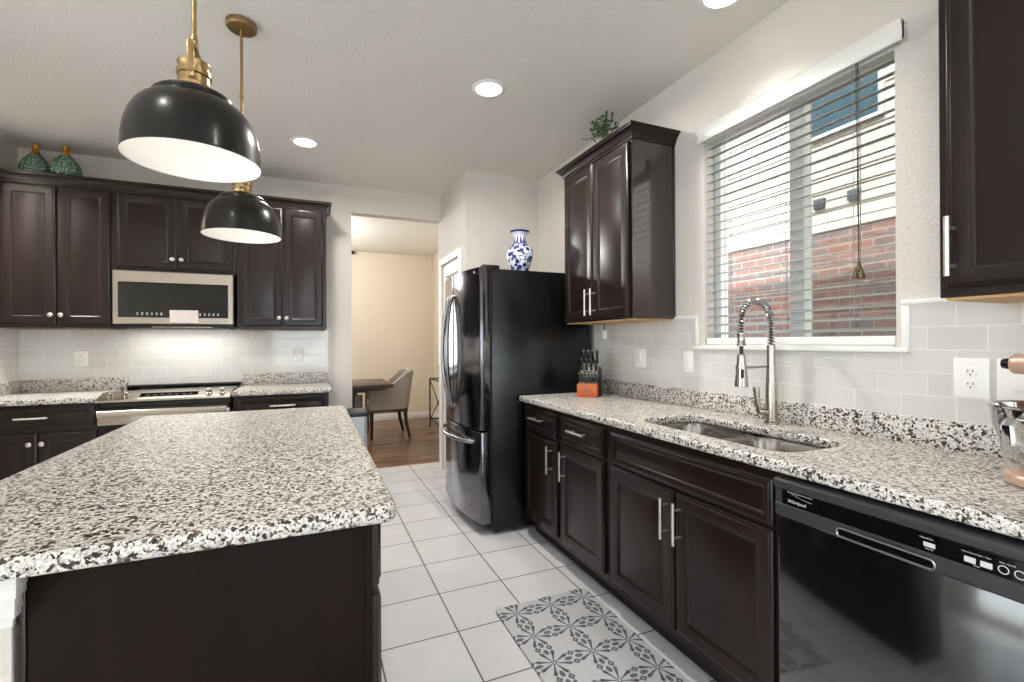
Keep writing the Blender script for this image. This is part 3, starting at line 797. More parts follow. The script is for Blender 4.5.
for x0, w_, hx_ in ((0.035, 0.425, 0.375), (0.510, 0.425, 0.055)):
    mb = MB(); mb.door(w_, 0.148, 0.02, Mf, x0, 0.702, fr=0.028); dr = mb.build('drawer', M_cab, c1)
    bar_pull(dr, Mf @ Matrix.Translation((x0+w_/2, 0.79, 0.02)), 0.165, False)
    mb = MB(); mb.door(w_, 0.54, 0.02, Mf, x0, 0.145); dd = mb.build('door', M_cab, c1)
    bar_pull(dd, Mf @ Matrix.Translation((x0+hx_, 0.58, 0.02)), 0.16, True)
Mf = FR(1.878)
c2 = base_run(Mf, 0.90, 'sink_cabinet', 'dark sink base cabinet with one long false front over two doors', 'base cabinet', (1.6, 1.43, 0))
mb = MB(); mb.door(0.84, 0.143, 0.02, Mf, 0.035, 0.700, fr=0.022); mb.build('false_front', M_cab, c2)
for x0, w_, hx_ in ((0.035, 0.415, 0.385), (0.460, 0.415, 0.030)):
    mb = MB(); mb.door(w_, 0.54, 0.02, Mf, x0, 0.145); dd = mb.build('door', M_cab, c2)
    bar_pull(dd, Mf @ Matrix.Translation((x0+hx_, 0.575, 0.02)), 0.16, True)
Mf = FR(0.36)
c3 = base_run(Mf, 0.90, 'base_cabinet', 'dark base cabinet on the far side of the dishwasher from the sink', 'base cabinet', (1.6, -0.1, 0))
for x0, w_ in ((0.02, 0.425), (0.455, 0.425)):
    mb = MB(); mb.door(w_, 0.148, 0.02, Mf, x0, 0.702, fr=0.028); mb.build('drawer', M_cab, c3)
    mb = MB(); mb.door(w_, 0.54, 0.02, Mf, x0, 0.145); mb.build('door', M_cab, c3)

# sink opening: two bowls side by side
SY0, SY1, SX0, SX1 = 1.015, 1.735, 1.360, 1.695
hole = round_rect(SX0, SX1, SY0, SY1, 0.085, 8)
ct = slab('countertop', round_rect(1.262, XW-0.001, -0.56, 2.842, (0.003, 0.012, 0.003, 0.003)), [list(reversed(hole))], 0.877, CZ, M_granite, None, 0.010)
tag(ct, 'long speckled granite worktop under the window with the sink cut into it', 'countertop')
mb = MB(); mb.box(XW-0.023, XW-0.001, -0.56, 2.842, CZ, 1.006, 0.003); tag(mb.build('granite_backsplash', M_granite), 'long low granite backsplash strip under the window wall tile', 'backsplash')

snk = thing('kitchen_sink', 'undermounted stainless steel double bowl sink below the window', 'sink', (1.53, 1.34, 0.70))
def bowl(y0, y1, x0, x1, zb, name):
    mb = MB(); levels = []
    tb = bmesh.new(); R = []
    for ins, z in ((-0.018, 0.876), (0.0, 0.876), (0.006, 0.862), (0.010, zb+0.05), (0.020, zb+0.018), (0.045, zb+0.004), (0.10, zb)):
        pts = round_rect(x0+ins, x1-ins, y0+ins, y1-ins, max(0.02, 0.085-ins*0.5), 8)
        R.append([tb.verts.new((px, py, z)) for px, py in pts])
    n = len(R[0])
    for A, B in zip(R, R[1:]):
        for i in range(n): tb.faces.new((A[i], A[(i+1) % n], B[(i+1) % n], B[i]))
    tb.faces.new(R[-1])
    bmesh.ops.recalc_face_normals(tb, faces=tb.faces)
    for f_ in tb.faces: f_.normal_flip()
    mb._add(tb)
    o = mb.build(name, M_steel2, snk)
    cx, cy = (x0+x1)/2+0.05, (y0+y1)/2
    mb = MB(); mb.lathe([(0.045, zb+0.003), (0.042, zb+0.006), (0.030, zb+0.004), (0.028, zb+0.001), (0, zb+0.001)], (cx, cy, 0), 28); mb.build('drain', M_chrome, o)
bowl(1.39, SY1+0.004, SX0-0.004, SX1+0.004, 0.71, 'bowl')
bowl(SY0-0.004, 1.36, SX0-0.004, SX1+0.004, 0.72, 'bowl')

# faucet with spring neck
fx, fy = 1.805, 1.405
fc = thing('kitchen_faucet', 'tall brushed nickel faucet with a coiled spring neck behind the sink', 'faucet', (fx, fy, CZ))
mb = MB(); mb.lathe([(0, CZ), (0.030, CZ), (0.030, CZ+0.006), (0.0245, CZ+0.012), (0.0235, CZ+0.06), (0.0225, CZ+0.14), (0.0175, CZ+0.245), (0.0165, CZ+0.26), (0.0165, CZ+0.335), (0.0, CZ+0.336)], (fx, fy, 0), 32); mb.build('body', M_nickel, fc)
arc = []; R_ = 0.0875; zt = CZ+0.335
for k in range(12): arc.append((fx, fy, zt-0.03+0.115*k/12))
zc = zt+0.095
for k in range(33):
    a = PI*k/32; arc.append((fx-R_+R_*math.cos(a), fy, zc+R_*math.sin(a)))
for k in range(1, 4): arc.append((fx-2*R_, fy, zc-0.014*k))
mb = MB(); mb.tube(arc, 0.0065, 10); mb.build('hose', M_blackm, fc)
# helix around the hose
def helix(path, rad, wire, pitch):
    P = [Vector(p) for p in path]; L = [0]
    for a, b in zip(P, P[1:]): L.append(L[-1]+(b-a).length)
    pts = []; n = int(L[-1]/pitch*10); j = 0
    for i in range(n+1):
        s = L[-1]*i/n
        while j < len(P)-2 and L[j+1] < s: j += 1
        q = P[j].lerp(P[j+1], (s-L[j])/max(1e-6, L[j+1]-L[j])); d = (P[j+1]-P[j]).normalized()
        s1 = Vector((0, 1, 0)); s2 = d.cross(s1)
        ph = 2*PI*s/pitch
        pts.append(q+s1*rad*math.cos(ph)+s2*rad*math.sin(ph))
    m_ = MB(); m_.tube(pts, wire, 6); return m_
helix(arc, 0.0135, 0.0029, 0.0125).build('spring', M_chrome, fc)
hx2 = fx-2*R_
mb = MB(); mb.lathe([(0, 1.300), (0.0165, 1.300), (0.017, 1.294), (0.0148, 1.288), (0.0148, 1.258), (0.017, 1.254), (0.017, 1.246), (0, 1.246)], (hx2, fy, 0), 24); mb.build('collar', M_nickel, fc)
mb = MB(); mb.tube([(hx2, fy, 1.25), (hx2, fy, 1.20)], 0.008, 12); mb.build('hose_end', M_blackm, fc)
mb = MB(); mb.lathe([(0, 1.212), (0.0145, 1.212), (0.016, 1.206), (0.016, 1.198), (0.0195, 1.160), (0.0265, 1.085), (0.026, 1.078), (0, 1.078)], (hx2, fy, 0), 28); sp_ = mb.build('spray_head', M_nickel, fc)
mb = MB(); mb.tube([(hx2-0.014, fy-0.016, 1.150), (hx2-0.018, fy-0.019, 1.115)], 0.006, 10); mb.build('spray_button', M_slot, sp_)
mb = MB(); mb.tube([(fx-0.012, fy, 1.158), (hx2+0.016, fy, 1.155)], 0.005, 10); mb.lathe([(0.0185, 1.165), (0.0225, 1.165), (0.0225, 1.150), (0.0185, 1.150)], (hx2, fy, 0), 24, closed=True); mb.build('support_arm', M_nickel, fc)
mb = MB(); mb.tube([(fx, fy, CZ+0.052), (fx-0.030, fy+0.014, CZ+0.052), (fx-0.050, fy+0.024, CZ+0.055)], [0.019, 0.019, 0.015], 16)
mb.tube([(fx-0.046, fy+0.022, CZ+0.05), (fx-0.052, fy+0.026, CZ+0.09), (fx-0.056, fy+0.030, CZ+0.155)], [0.012, 0.0125, 0.015], 14, flat=(1.0, 0.8)); mb.build('lever', M_nickel, fc)

# ------------------------------------------------------------------ dishwasher
dy0, dy1 = 0.368, 0.974
Md = basis((1.30, dy1, 0), (0, -1, 0), (-1, 0, 0)); dw = dy1-dy0
dwt = thing('dishwasher', 'black built-in dishwasher under the worktop right of the sink', 'dishwasher', (1.6, 0.67, 0))
mb = MB(); mb.box(0.004, dw-0.004, 0.09, 0.866, -0.57, 0.0, 0.003, 1, Md); mb.build('tub', M_blackm, dwt)
mb = MB(); mb.box(0, dw, 0.115, 0.752, 0.0, 0.026, 0.006, 2, Md); mb.build('door', M_dwdoor, dwt)
mb = MB(); mb.box(0.01, dw-0.01, 0.0, 0.108, -0.08, -0.055, M=Md); mb.build('kick_plate', M_blackm, dwt)
# control fascia in profile: rounded brow, sunk black strip, lower band
mb = MB()
prof = [(0.0, 0.753), (0.030, 0.753), (0.034, 0.757), (0.036, 0.788), (0.0335, 0.791), (0.0335, 0.834), (0.040, 0.838), (0.043, 0.848), (0.041, 0.858), (0.033, 0.864), (0.0, 0.866)]
Mp = Md @ Matrix(((0, 0, 1, 0), (0, 1, 0, 0), (1, 0, 0, 0), (0, 0, 0, 1)))
mb.prism(prof, 0, dw, Mp); cp = mb.build('control_panel', M_dwtrim, dwt)
mb = MB(); mb.box(0.022, dw-0.022, 0.7915, 0.8335, 0.033, 0.0355, 0.0006, 1, Md); strip = mb.build('display_strip', M_black, cp)
hx0, hx1 = dy1-0.795, dy1-0.585
mb = MB()
pk = round_rect(hx0, hx1, 0.757, 0.779, 0.010, 5)
tbp = [(x, y) for x, y in pk]
mb.prism(tbp, 0.0355, 0.0372, Md); pocket = mb.build('handle_pocket', M_black, cp)
mb = MB(); path = [(x, y, 0.038) for x, y in pk]; mb.tube(path, 0.0032, 8, Md, closed=True); mb.build('pocket_rim', M_fhandle, pocket)
lettering('brand_lettering', 'Whirlpool', 0.013, Md @ Matrix.Translation((0.040, 0.8005, 0.0356)), M_ink, strip, shear=0.1)
mb = MB(); pts = []
for k in range(15):
    s = k/14; pts.append((0.052+0.060*s, 0.8265-0.010*math.sin(s*1.5), 0.0362))
mb.tube(pts, 0.0004, 6, Md)
for k in range(10): mb.box(0.040+k*0.0075, 0.0445+k*0.0075, 0.8285, 0.8305, 0.0354, 0.0360, M=Md)
mb.build('swoosh_emblem', M_ink, strip)
def button(x, y, w_=0.022, h_=0.010):
    mb = MB(); mb.box(x-w_/2, x+w_/2, y-h_/2, y+h_/2, 0.035, 0.0368, 0.0008, 1, Md); mb.build('button', M_ink, strip)
bx = dy1-0.606
button(bx+0.01, 0.809)
lettering('button_caption', 'Heated Dry', 0.0052, Md @ Matrix.Translation((bx-0.008, 0.821, 0.0356)), M_ink, strip)
lettering('button_caption', 'Options', 0.0045, Md @ Matrix.Translation((bx+0.002, 0.7985, 0.0356)), M_ink, strip)
for k, x in enumerate((bx+0.080, bx+0.106)): button(x, 0.806, 0.019, 0.012)
lettering('button_caption', 'Heavy Normal Light 1 Hour', 0.0042, Md @ Matrix.Translation((bx+0.066, 0.820, 0.0356)), M_ink, strip)
lettering('button_caption', 'Cycles', 0.0042, Md @ Matrix.Translation((bx+0.085, 0.796, 0.0356)), M_ink, strip)
lettering('button_caption', 'Start  Cancel', 0.0045, Md @ Matrix.Translation((bx+0.126, 0.820, 0.0356)), M_ink, strip)
for x in (bx+0.132, bx+0.156):
    mb = MB(); mb.lathe([(0.0085, 0.0354), (0.0085, 0.0366), (0.007, 0.0366), (0.007, 0.0354)], seg=24, M=Md @ Matrix.Translation((x, 0.808, 0))); mb.build('round_button', M_ink, strip)

# ------------------------------------------------------------------ refrigerator
RY0, RY1 = 2.88, 3.765
rf = thing('refrigerator', 'black french door refrigerator with a bottom freezer drawer', 'refrigerator', (1.45, 3.32, 0))
mb = MB(); mb.box(1.088, 1.84, RY0, RY1, 0.028, 1.752, 0.006); mb.build('case', M_fside, rf)
def bowed(y0, y1, z0, z1, name, xb=1.076):
    mb = MB(); n = 22; pts = [(xb, y0)]
    for k in range(n+1):
        y = y0+(y1-y0)*k/n
        s = (y-(RY0+RY1)/2)/((RY1-RY0)/2)
        pts.append((1.012-0.056*(1-s*s)-0.0*s, y))
    pts.append((xb, y1))
    mb.prism(pts, z0, z1, bev=0.006, seg=2); return mb.build(name, M_fdoor, rf)
ym = (RY0+RY1)/2
dn = bowed(RY0+0.002, ym-0.003, 0.690, 1.762, 'door')
df = bowed(ym+0.003, RY1-0.002, 0.690, 1.762, 'door')
fz = bowed(RY0+0.002, RY1-0.002, 0.075, 0.678, 'freezer_drawer')
mb = MB(); mb.box(1.074, 1.092, RY0+0.012, RY1-0.012, 0.08, 1.75); mb.build('gasket', M_fdark, rf)
def door_handle(y, side, par):
    mb = MB(); pts = []
    for k in range(25):
        s = k/24; b = math.sin(PI*s)
        pts.append((0.952-0.012-0.052*b**0.75, y+side*0.030*b, 0.81+(1.60-0.81)*s))
    mb.tube([(0.966, y, 0.81)]+pts+[(0.966, y, 1.60)], 0.0105, 12, flat=(1.0, 1.3)); mb.build('handle', M_fhandle, par)
door_handle(ym-0.028, -1, dn); door_handle(ym+0.028, 1, df)
mb = MB(); pts = []
for k in range(25):
    s = k/24; y = RY0+0.10+(RY1-RY0-0.2)*s; q = (y-ym)/((RY1-RY0)/2)
    pts.append((1.012-0.056*(1-q*q)-0.012-0.045*math.sin(PI*s)**0.6, y, 0.605))
mb.tube([(pts[0][0]+0.02, pts[0][1], 0.605)]+pts+[(pts[-1][0]+0.02, pts[-1][1], 0.605)], 0.0115, 12, flat=(1.0, 1.2)); mb.build('handle', M_fhandle, fz)
for y in (RY0+0.035, RY1-0.035):
    mb = MB(); mb.box(1.03, 1.15, y-0.028, y+0.028, 1.7525, 1.778, 0.006); mb.build('hinge_cover', M_blackm, rf)
for y in (RY0+0.06, RY1-0.06):
    mb = MB(); mb.lathe([(0, 0), (0.022, 0), (0.022, 0.012), (0.012, 0.03), (0, 0.03)], (1.14, y, 0), 20); mb.build('foot', M_blackm, rf)
    mb = MB(); mb.lathe([(0, 0), (0.022, 0), (0.022, 0.012), (0.012, 0.03), (0, 0.03)], (1.78, y, 0), 20); mb.build('foot', M_blackm, rf)
mb = MB(); mb.box(1.085, 1.10, RY0+0.03, RY1-0.03, 0.03, 0.07); mb.build('base_grille', M_fdark, rf)
sl = -2*0.056*(-0.87)/((RY1-RY0)/2)
Ml = basis((0.9985, RY0+0.105, 1.722), Vector((-0.235, -1, 0)).normalized(), Vector((-1, 0.235, 0)).normalized())
lettering('brand_lettering', 'SAMSUNG', 0.018, Ml, M_ink, dn, 0.0006)

# blue and white vase on the refrigerator
vx, vy, vz = 1.415, 3.15, 1.7525
v = MB(); v.lathe([(0, 0), (0.048, 0), (0.050, 0.006), (0.052, 0.02), (0.066, 0.06), (0.082, 0.11), (0.0885, 0.15), (0.086, 0.18), (0.072, 0.205), (0.050, 0.222), (0.043, 0.24), (0.041, 0.265), (0.045, 0.288), (0.058, 0.305), (0.064, 0.312), (0.0635, 0.318), (0.056, 0.314), (0.040, 0.29), (0.036, 0.26), (0.036, 0.2), (0, 0.19)], seg=48)
vo = v.build('porcelain_vase', M_porc); vo.location = (vx, vy, vz)
vo.scale = (1.12, 1.12, 1.04)
tag(vo, 'blue and white porcelain vase on top of the refrigerator', 'vase')

# ------------------------------------------------------------------ wall cabinets on the window wall
def crown_strips(mb, segs, z0):
    """Crown moulding around a footprint (x0,x1,y0,y1) with flags for the sides that project."""
    prof = [(0.0, 0.0), (0.004, 0.0), (0.005, 0.012), (0.011, 0.016), (0.013, 0.026), (0.020, 0.040), (0.032, 0.051), (0.037, 0.053), (0.038, 0.060), (0.045, 0.062), (0.046, 0.070), (0.0, 0.071)]
    for (x0, x1, y0, y1, gx0, gx1, gy0, gy1) in segs:
        mb.rings([(x0-o_*gx0, x1+o_*gx1, y0-o_*gy0, y1+o_*gy1, z0+z_) for o_, z_ in prof])
    return mb
wc = thing('wall_cabinet', 'tall dark two door wall cabinet with crown between refrigerator and window', 'wall cabinet', (1.75, 2.43, 1.385))
mb = MB(); mb.box(1.60, XW, 2.072, 2.80, 1.392, 2.372, 0.002, 1); mb.box(1.876, XW-0.0005, 2.068, 2.074, 1.392, 2.368, 0.0015, 1); mb.build('carcass', M_cabgloss, wc)
mb = MB(); mb.box(1.605, XW-0.01, 2.085, 2.79, 1.386, 1.392); mb.build('underside', M_maple, wc, False)
mb = MB(); crown_strips(mb, [(1.598, XW, 2.070, 2.802, 1, 0, 1, 1)], 2.368); mb.build('crown', M_cab, wc)
Mu = basis((1.60, 2.80, 0), (0, -1, 0), (-1, 0, 0))
for x0, hx_ in ((0.012, 0.315), (0.362, 0.028)):
    mb = MB(); mb.door(0.345, 0.955, 0.02, Mu, x0, 1.402); dd = mb.build('door', M_cab, wc)
    bar_pull(dd, Mu @ Matrix.Translation((x0+hx_, 1.508, 0.02)), 0.16, True)
wn = thing('wall_cabinet', 'dark wall cabinet with a bar pull above the mixer, cut by the picture edge', 'wall cabinet', (1.75, 0.3, 1.385))
mb = MB(); mb.box(1.575, XW, -0.10, 0.715, 1.380, 2.372, 0.002, 1); mb.build('carcass', M_cab, wn)
mb = MB(); mb.box(1.585, XW-0.01, -0.09, 0.705, 1.373, 1.380); mb.build('underside', M_maple, wn, False)
mb = MB(); crown_strips(mb, [(1.573, XW, -0.10, 0.717, 1, 0, 0, 1)], 2.368); mb.build('crown', M_cab, wn)
Mu = basis((1.575, 0.715, 0), (0, -1, 0), (-1, 0, 0))
for x0, hx_ in ((0.022, 0.018), (0.412, 0.35)):
    mb = MB(); mb.door(0.383, 0.955, 0.02, Mu, x0, 1.402, fr=0.045); dd = mb.build('door', M_cab, wn)
    bar_pull(dd, Mu @ Matrix.Translation((x0+hx_, 1.510, 0.02)), 0.155, True)

# trailing plant on the tall wall cabinet
pl = thing('potted_plant', 'small leafy green plant on top of the tall wall cabinet', 'plant', (1.67, 2.44, 2.447))
mb = MB(); mb.lathe([(0, 2.447), (0.038, 2.447), (0.05, 2.50), (0.052, 2.506), (0.046, 2.506), (0.04, 2.495), (0, 2.495)], (1.67, 2.44, 0), 24); mb.build('pot', M_pot, pl)
mb = MB(); st = MB()
for k in range(26):
    a = random.uniform(0, 2*PI); rr = random.uniform(0.03, 0.12); hh = random.uniform(0.03, 0.13)-rr*0.25
    e = Vector((1.64+rr*math.cos(a)*0.9, 2.44+rr*math.sin(a)*1.1, 2.545+max(-0.02, hh)))
    b0 = Vector((1.67+0.02*math.cos(a), 2.44+0.02*math.sin(a), 2.498)); md = (b0+e)/2+Vector((0, 0, 0.02))
    st.tube([b0, md, e], 0.0014, 5)
    for j in range(9):
        s = 0.35+0.65*j/8
        q = b0.lerp(md, s*2) if s < 0.5 else md.lerp(e, s*2-1)
        d = Vector((random.uniform(-1, 1), random.uniform(-1, 1), random.uniform(-0.3, 0.8))).normalized()
        s1 = d.cross(Vector((0, 0, 1))).normalized(); nn = s1.cross(d)
        L = random.uniform(0.018, 0.03); W = L*0.33
        pts = [q, q+d*L*0.35+s1*W+nn*0.002, q+d*L*0.75+s1*W*0.7, q+d*L-nn*0.004, q+d*L*0.75-s1*W*0.7, q+d*L*0.35-s1*W+nn*0.002]
        vv = [mb.bm.verts.new(p) for p in pts]; mb.bm.faces.new(vv)
st.build('stems', M_leaf, pl)
o = mb.build('leaves', M_leaf, pl, False); o['kind'] = 'stuff'

# ------------------------------------------------------------------ blind over the sink
bl = thing('window_blind', 'white horizontal slat blind lowered over the sink window', 'window blind', (XW, 1.42, 1.24))
mb = MB()
prof = [(0, 2.297), (0.012, 2.297), (0.014, 2.306), (0.010, 2.311), (0.010, 2.336), (0.016, 2.345), (0.018, 2.360), (0.022, 2.366), (0.0, 2.366)]
Mv = Matrix(((-1, 0, 0, 1.872), (0, 0, 1, 0), (0, 1, 0, 0), (0, 0, 0, 1)))
mb.prism(prof, 0.945, 1.868, Mv)
for y in (0.945, 1.853): mb.box(1.860, XW-0.001, y, y+0.015, 2.30, 2.362, 0.001, 1)
mb.build('valance', M_vinyl, bl)
mb = MB(); mb.box(XW+0.008, XW+0.056, WY0+0.004, WY1-0.004, 2.298, 2.340, 0.003); mb.build('headrail', M_vinyl, bl)
zz = 1.306; tilt = math.radians(13)
slat_mesh = None; nsl = 0
while zz < 2.292:
    if slat_mesh is None:
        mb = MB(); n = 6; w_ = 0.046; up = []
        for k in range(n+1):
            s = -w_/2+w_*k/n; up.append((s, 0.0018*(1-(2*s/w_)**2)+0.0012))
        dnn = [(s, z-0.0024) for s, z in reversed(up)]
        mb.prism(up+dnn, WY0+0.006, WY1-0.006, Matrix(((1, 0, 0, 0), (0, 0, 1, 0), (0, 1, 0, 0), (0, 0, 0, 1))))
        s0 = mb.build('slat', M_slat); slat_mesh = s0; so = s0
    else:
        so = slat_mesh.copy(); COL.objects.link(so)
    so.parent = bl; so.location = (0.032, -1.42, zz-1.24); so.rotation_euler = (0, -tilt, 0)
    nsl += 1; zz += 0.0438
mb = MB(); mb.box(XW+0.006, XW+0.058, WY0+0.006, WY1-0.006, 1.249, 1.282, 0.004); mb.build('bottom_rail', M_vinyl, bl)
for y in (1.735, 1.435, 1.13):
    mb = MB()
    for x in (XW+0.010, XW+0.054): mb.tube([(x, y, 1.28), (x, y, 2.30)], 0.0011, 5)
    mb.tube([(XW+0.030, y-0.012, 1.28), (XW+0.030, y-0.012, 2.30)], 0.0010, 5); mb.build('ladder_cord', M_cordw, bl)
mb = MB(); mb.tube([(XW-0.014, 1.098, 2.31), (XW-0.014, 1.098, 1.56)], 0.0018, 6); mb.tube([(XW-0.014, 1.104, 2.31), (XW-0.014, 1.099, 1.56)], 0.0014, 6); pc = mb.build('pull_cord', M_cord, bl)
mb = MB()
for k, (dy_, dz_) in enumerate(((0, 0), (0.012, -0.022), (-0.010, -0.028))):
    mb.lathe([(0, 0.030), (0.004, 0.028), (0.006, 0.015), (0.010, 0.0), (0.010, -0.008), (0.007, -0.012), (0, -0.012)], (XW-0.014, 1.098+dy_, 1.535+dz_), 14)
mb.build('tassel', M_brass2, pc)

# ------------------------------------------------------------------ wall plates
def plate(kind, M, label, cat, loc, w_=0.072, h_=0.116):
    t = thing(kind, label, cat, loc, None)
    mb = MB(); mb.box(-w_/2, w_/2, -h_/2, h_/2, 0.0, 0.006, 0.003, 2, M); mb.build('cover_plate', M_plate, t)
    if kind == 'wall_outlet':
        for s in (-1, 1):
            mb = MB(); mb.lathe([(0, 0.009), (0.0155, 0.009), (0.0168, 0.007), (0.0168, 0.004)], seg=24, M=M @ Matrix.Translation((0, s*0.0195, 0))); soc = mb.build('socket', M_plate, t)
            mb = MB()
            for dx in (-0.006, 0.006): mb.box(dx-0.0011, dx+0.0011, s*0.0195-0.001, s*0.0195+0.007, 0.0085, 0.0094, M=M)
            mb.lathe([(0, 0.0094), (0.0024, 0.0094), (0.0024, 0.0085)], seg=12, M=M @ Matrix.Translation((0, s*0.0195-0.008, 0))); mb.build('slot', M_slot, soc)
    else:
        mb = MB(); mb.box(-0.016, 0.016, -0.033, 0.033, 0.005, 0.0095, 0.002, 2, M); mb.build('rocker', M_plate, t)
    return t
XT = XW-0.008
RW = lambda y, z: basis((XT, y, z), (0, -1, 0), (-1, 0, 0))
plate('light_switch', RW(2.373, 1.163), 'white wall switch plate on the tile nearest the knife block', 'switch', (XT, 2.373, 1.105), 0.11)
plate('light_switch', RW(1.968, 1.154), 'white wall switch plate on the tile left of the faucet', 'switch', (XT, 1.968, 1.096))
plate('wall_outlet', RW(0.777, 1.147), 'white duplex outlet on the tile between window and mixer', 'outlet', (XT, 0.777, 1.09), 0.088, 0.124)
plate('light_switch', RW(0.668, 1.147), 'white switch plate partly hidden behind the copper mixer', 'switch', (XT, 0.668, 1.09), 0.10, 0.124)
YT = YB-0.008
BW = lambda x, z: basis((x, YT, z), (1, 0, 0), (0, -1, 0))
plate('wall_outlet', BW(-1.628, 1.157), 'white outlet on the tile at the left of the range', 'outlet', (-1.628, YT, 1.1), 0.09)
plate('wall_outlet', BW(-0.108, 1.163), 'white outlet on the tile at the right of the range', 'outlet', (-0.108, YT, 1.1), 0.08)

# cord and plug hanging under the tall wall cabinet
cdt = thing('light_plug', 'small white plug on a cord hanging under the tall wall cabinet', 'plug', (1.79, 2.62, 1.30))
mb = MB(); mb.tube([(1.79, 2.62, 1.386), (1.775, 2.60, 1.37), (1.80, 2.64, 1.355), (1.79, 2.62, 1.34)], 0.0035, 8); mb.build('cord', M_slot, cdt)
mb = MB(); mb.box(1.778, 1.802, 2.608, 2.632, 1.285, 1.342, 0.005); mb.build('plug', M_plate, cdt)

# ------------------------------------------------------------------ knife block
KB = thing('knife_block', 'orange wooden knife block by the refrigerator end of the worktop', 'knife block', (1.655, 2.60, CZ), None, math.radians(-48))
KBM = KB.rotation_euler.z
mb = MB()
side = [(-0.055, 0), (0.075, 0), (0.075, 0.205), (0.035, 0.225), (-0.010, 0.135), (-0.030, 0.085), (-0.055, 0.080)]
Mk = Matrix(((0, 0, 1, 0), (1, 0, 0, 0), (0, 1, 0, 0), (0, 0, 0, 1)))
mb.prism([(-0.055, 0), (-0.015, 0), (-0.015, 0.085), (-0.055, 0.082)], -0.066, 0.066, Mk, bev=0.003); mb.build('front_step', M_orange, KB)
mb = MB(); mb.prism([(-0.015, 0), (0.075, 0), (0.075, 0.175), (0.035, 0.195), (-0.015, 0.120)], -0.066, 0.066, Mk, bev=0.003); mb.build('body', M_blackm, KB)
mb = MB(); mb.lathe([(0, 0.002), (0.013, 0.002), (0.014, 0.0)], seg=24, M=Matrix.Translation((0, -0.055, 0.042)) @ Matrix.Rotation(PI/2, 4, 'X')); mb.build('round_emblem', M_brass2, KB)
kn0 = None
def knife(lx, ly, lz, lean, scale, label, grp):
    """A handle with steel bolster; the blade sits in the block."""
    global kn0
    if kn0 is None:
        t = thing('kitchen_knife', label, 'knife', (0, 0, 0), grp, 0.0)
        mb = MB(); mb.tube([(0, 0, 0.012), (0, -0.001, 0.03), (0, 0, 0.06), (0, -0.002, 0.088), (0, -0.001, 0.096)], [0.0062, 0.0070, 0.0064, 0.0078, 0.0058], 12, flat=(0.8, 1.25)); mb.build('handle', M_black, t)
        mb = MB(); mb.tube([(0, 0, -0.01), (0, 0, 0.013)], 0.0066, 12, flat=(0.8, 1.2)); mb.tube([(0, -0.001, 0.0945), (0, -0.001, 0.0995)], 0.0062, 12, flat=(0.8, 1.25)); mb.build('bolster', M_chrome, t)
        kn0 = t; k = t
    else:
        k = copy_tree(kn0); k['label'] = label; k['group'] = grp
    R = Matrix.Translation(KB.location) @ Matrix.Rotation(KBM, 4, 'Z') @ Matrix.Translation((lx, ly, lz)) @ Matrix.Rotation(lean, 4, 'X') @ Matrix.Scale(scale, 4)
    k.matrix_world = R
    return k
pos = ['first', 'second', 'third', 'fourth', 'fifth', 'sixth']
for k in range(6):
    knife(-0.053+k*0.0212, -0.036, 0.087, math.radians(14), 0.70, 'black handled steak knife in the front row of the block, %s from the refrigerator' % pos[k], 'steak knives in the front row')
for k in range(4):
    knife(-0.046+k*0.031, 0.004, 0.156, math.radians(14), 0.95, 'black handled knife in the middle row of the block, %s from the refrigerator' % pos[k], 'knives in the middle row')
for k in range(4):
    knife(-0.044+k*0.030, 0.045, 0.199, math.radians(12), 1.05, 'tall black handled knife in the back row of the block, %s from the refrigerator' % pos[k], 'knives in the back row')

# ------------------------------------------------------------------ stand mixer
mx_, my_ = 1.632, 0.527
sm = thing('stand_mixer', 'copper coloured stand mixer with a polished steel bowl on the worktop', 'stand mixer', (mx_, my_-0.08, CZ))
mb = MB()
toe = [(mx_+0.095*math.cos(a), my_-0.008+0.088*math.sin(a)) for a in [PI*k/16 for k in range(17)]]
base = toe+[(mx_-0.085, my_-0.16), (mx_-0.07, my_-0.25), (mx_+0.07, my_-0.25), (mx_+0.085, my_-0.16)]
mb.prism(base, CZ, CZ+0.030, bev=0.010, seg=3); mb.lathe([(0.058, CZ+0.028), (0.055, CZ+0.036), (0, CZ+0.036)], (mx_, my_, 0), 32)
mb.build('base', M_copper, sm)
mb = MB(); mb.prism(round_rect(mx_-0.05, mx_+0.05, my_-0.245, my_-0.150, 0.03, 6), CZ+0.03, CZ+0.25, bev=0.008); mb.build('column', M_copper, sm)
mb = MB(); hz = 1.205
Mh = Matrix(((1, 0, 0, mx_), (0, 0, 1, my_), (0, -1, 0, hz), (0, 0, 0, 1)))
mb.lathe([(0, -0.270), (0.040, -0.262), (0.058, -0.235), (0.066, -0.18), (0.066, -0.10), (0.056, -0.03), (0.040, 0.02), (0.027, 0.035), (0.025, 0.062), (0.022, 0.066), (0, 0.066)], seg=36, M=Mh); head = mb.build('head', M_copper, sm)
mb = MB(); mb.lathe([(0.012, 0.064), (0.014, 0.074), (0.012, 0.084), (0, 0.085)], seg=28, M=Mh); mb.build('hub_knob', M_black, head)
mb = MB(); mb.lathe([(0.0685, -0.03), (0.0695, -0.032), (0.0695, -0.048), (0.0685, -0.05)], seg=36, M=Mh); mb.build('trim_band', M_chrome, head)
mb = MB(); mb.lathe([(0, -0.055), (0.030, -0.055), (0.034, -0.06), (0.032, -0.085), (0.012, -0.088), (0.010, -0.12), (0, -0.12)], (mx_, my_, hz), 28); mb.build('planetary', M_chrome, sm)
zb = CZ+0.036
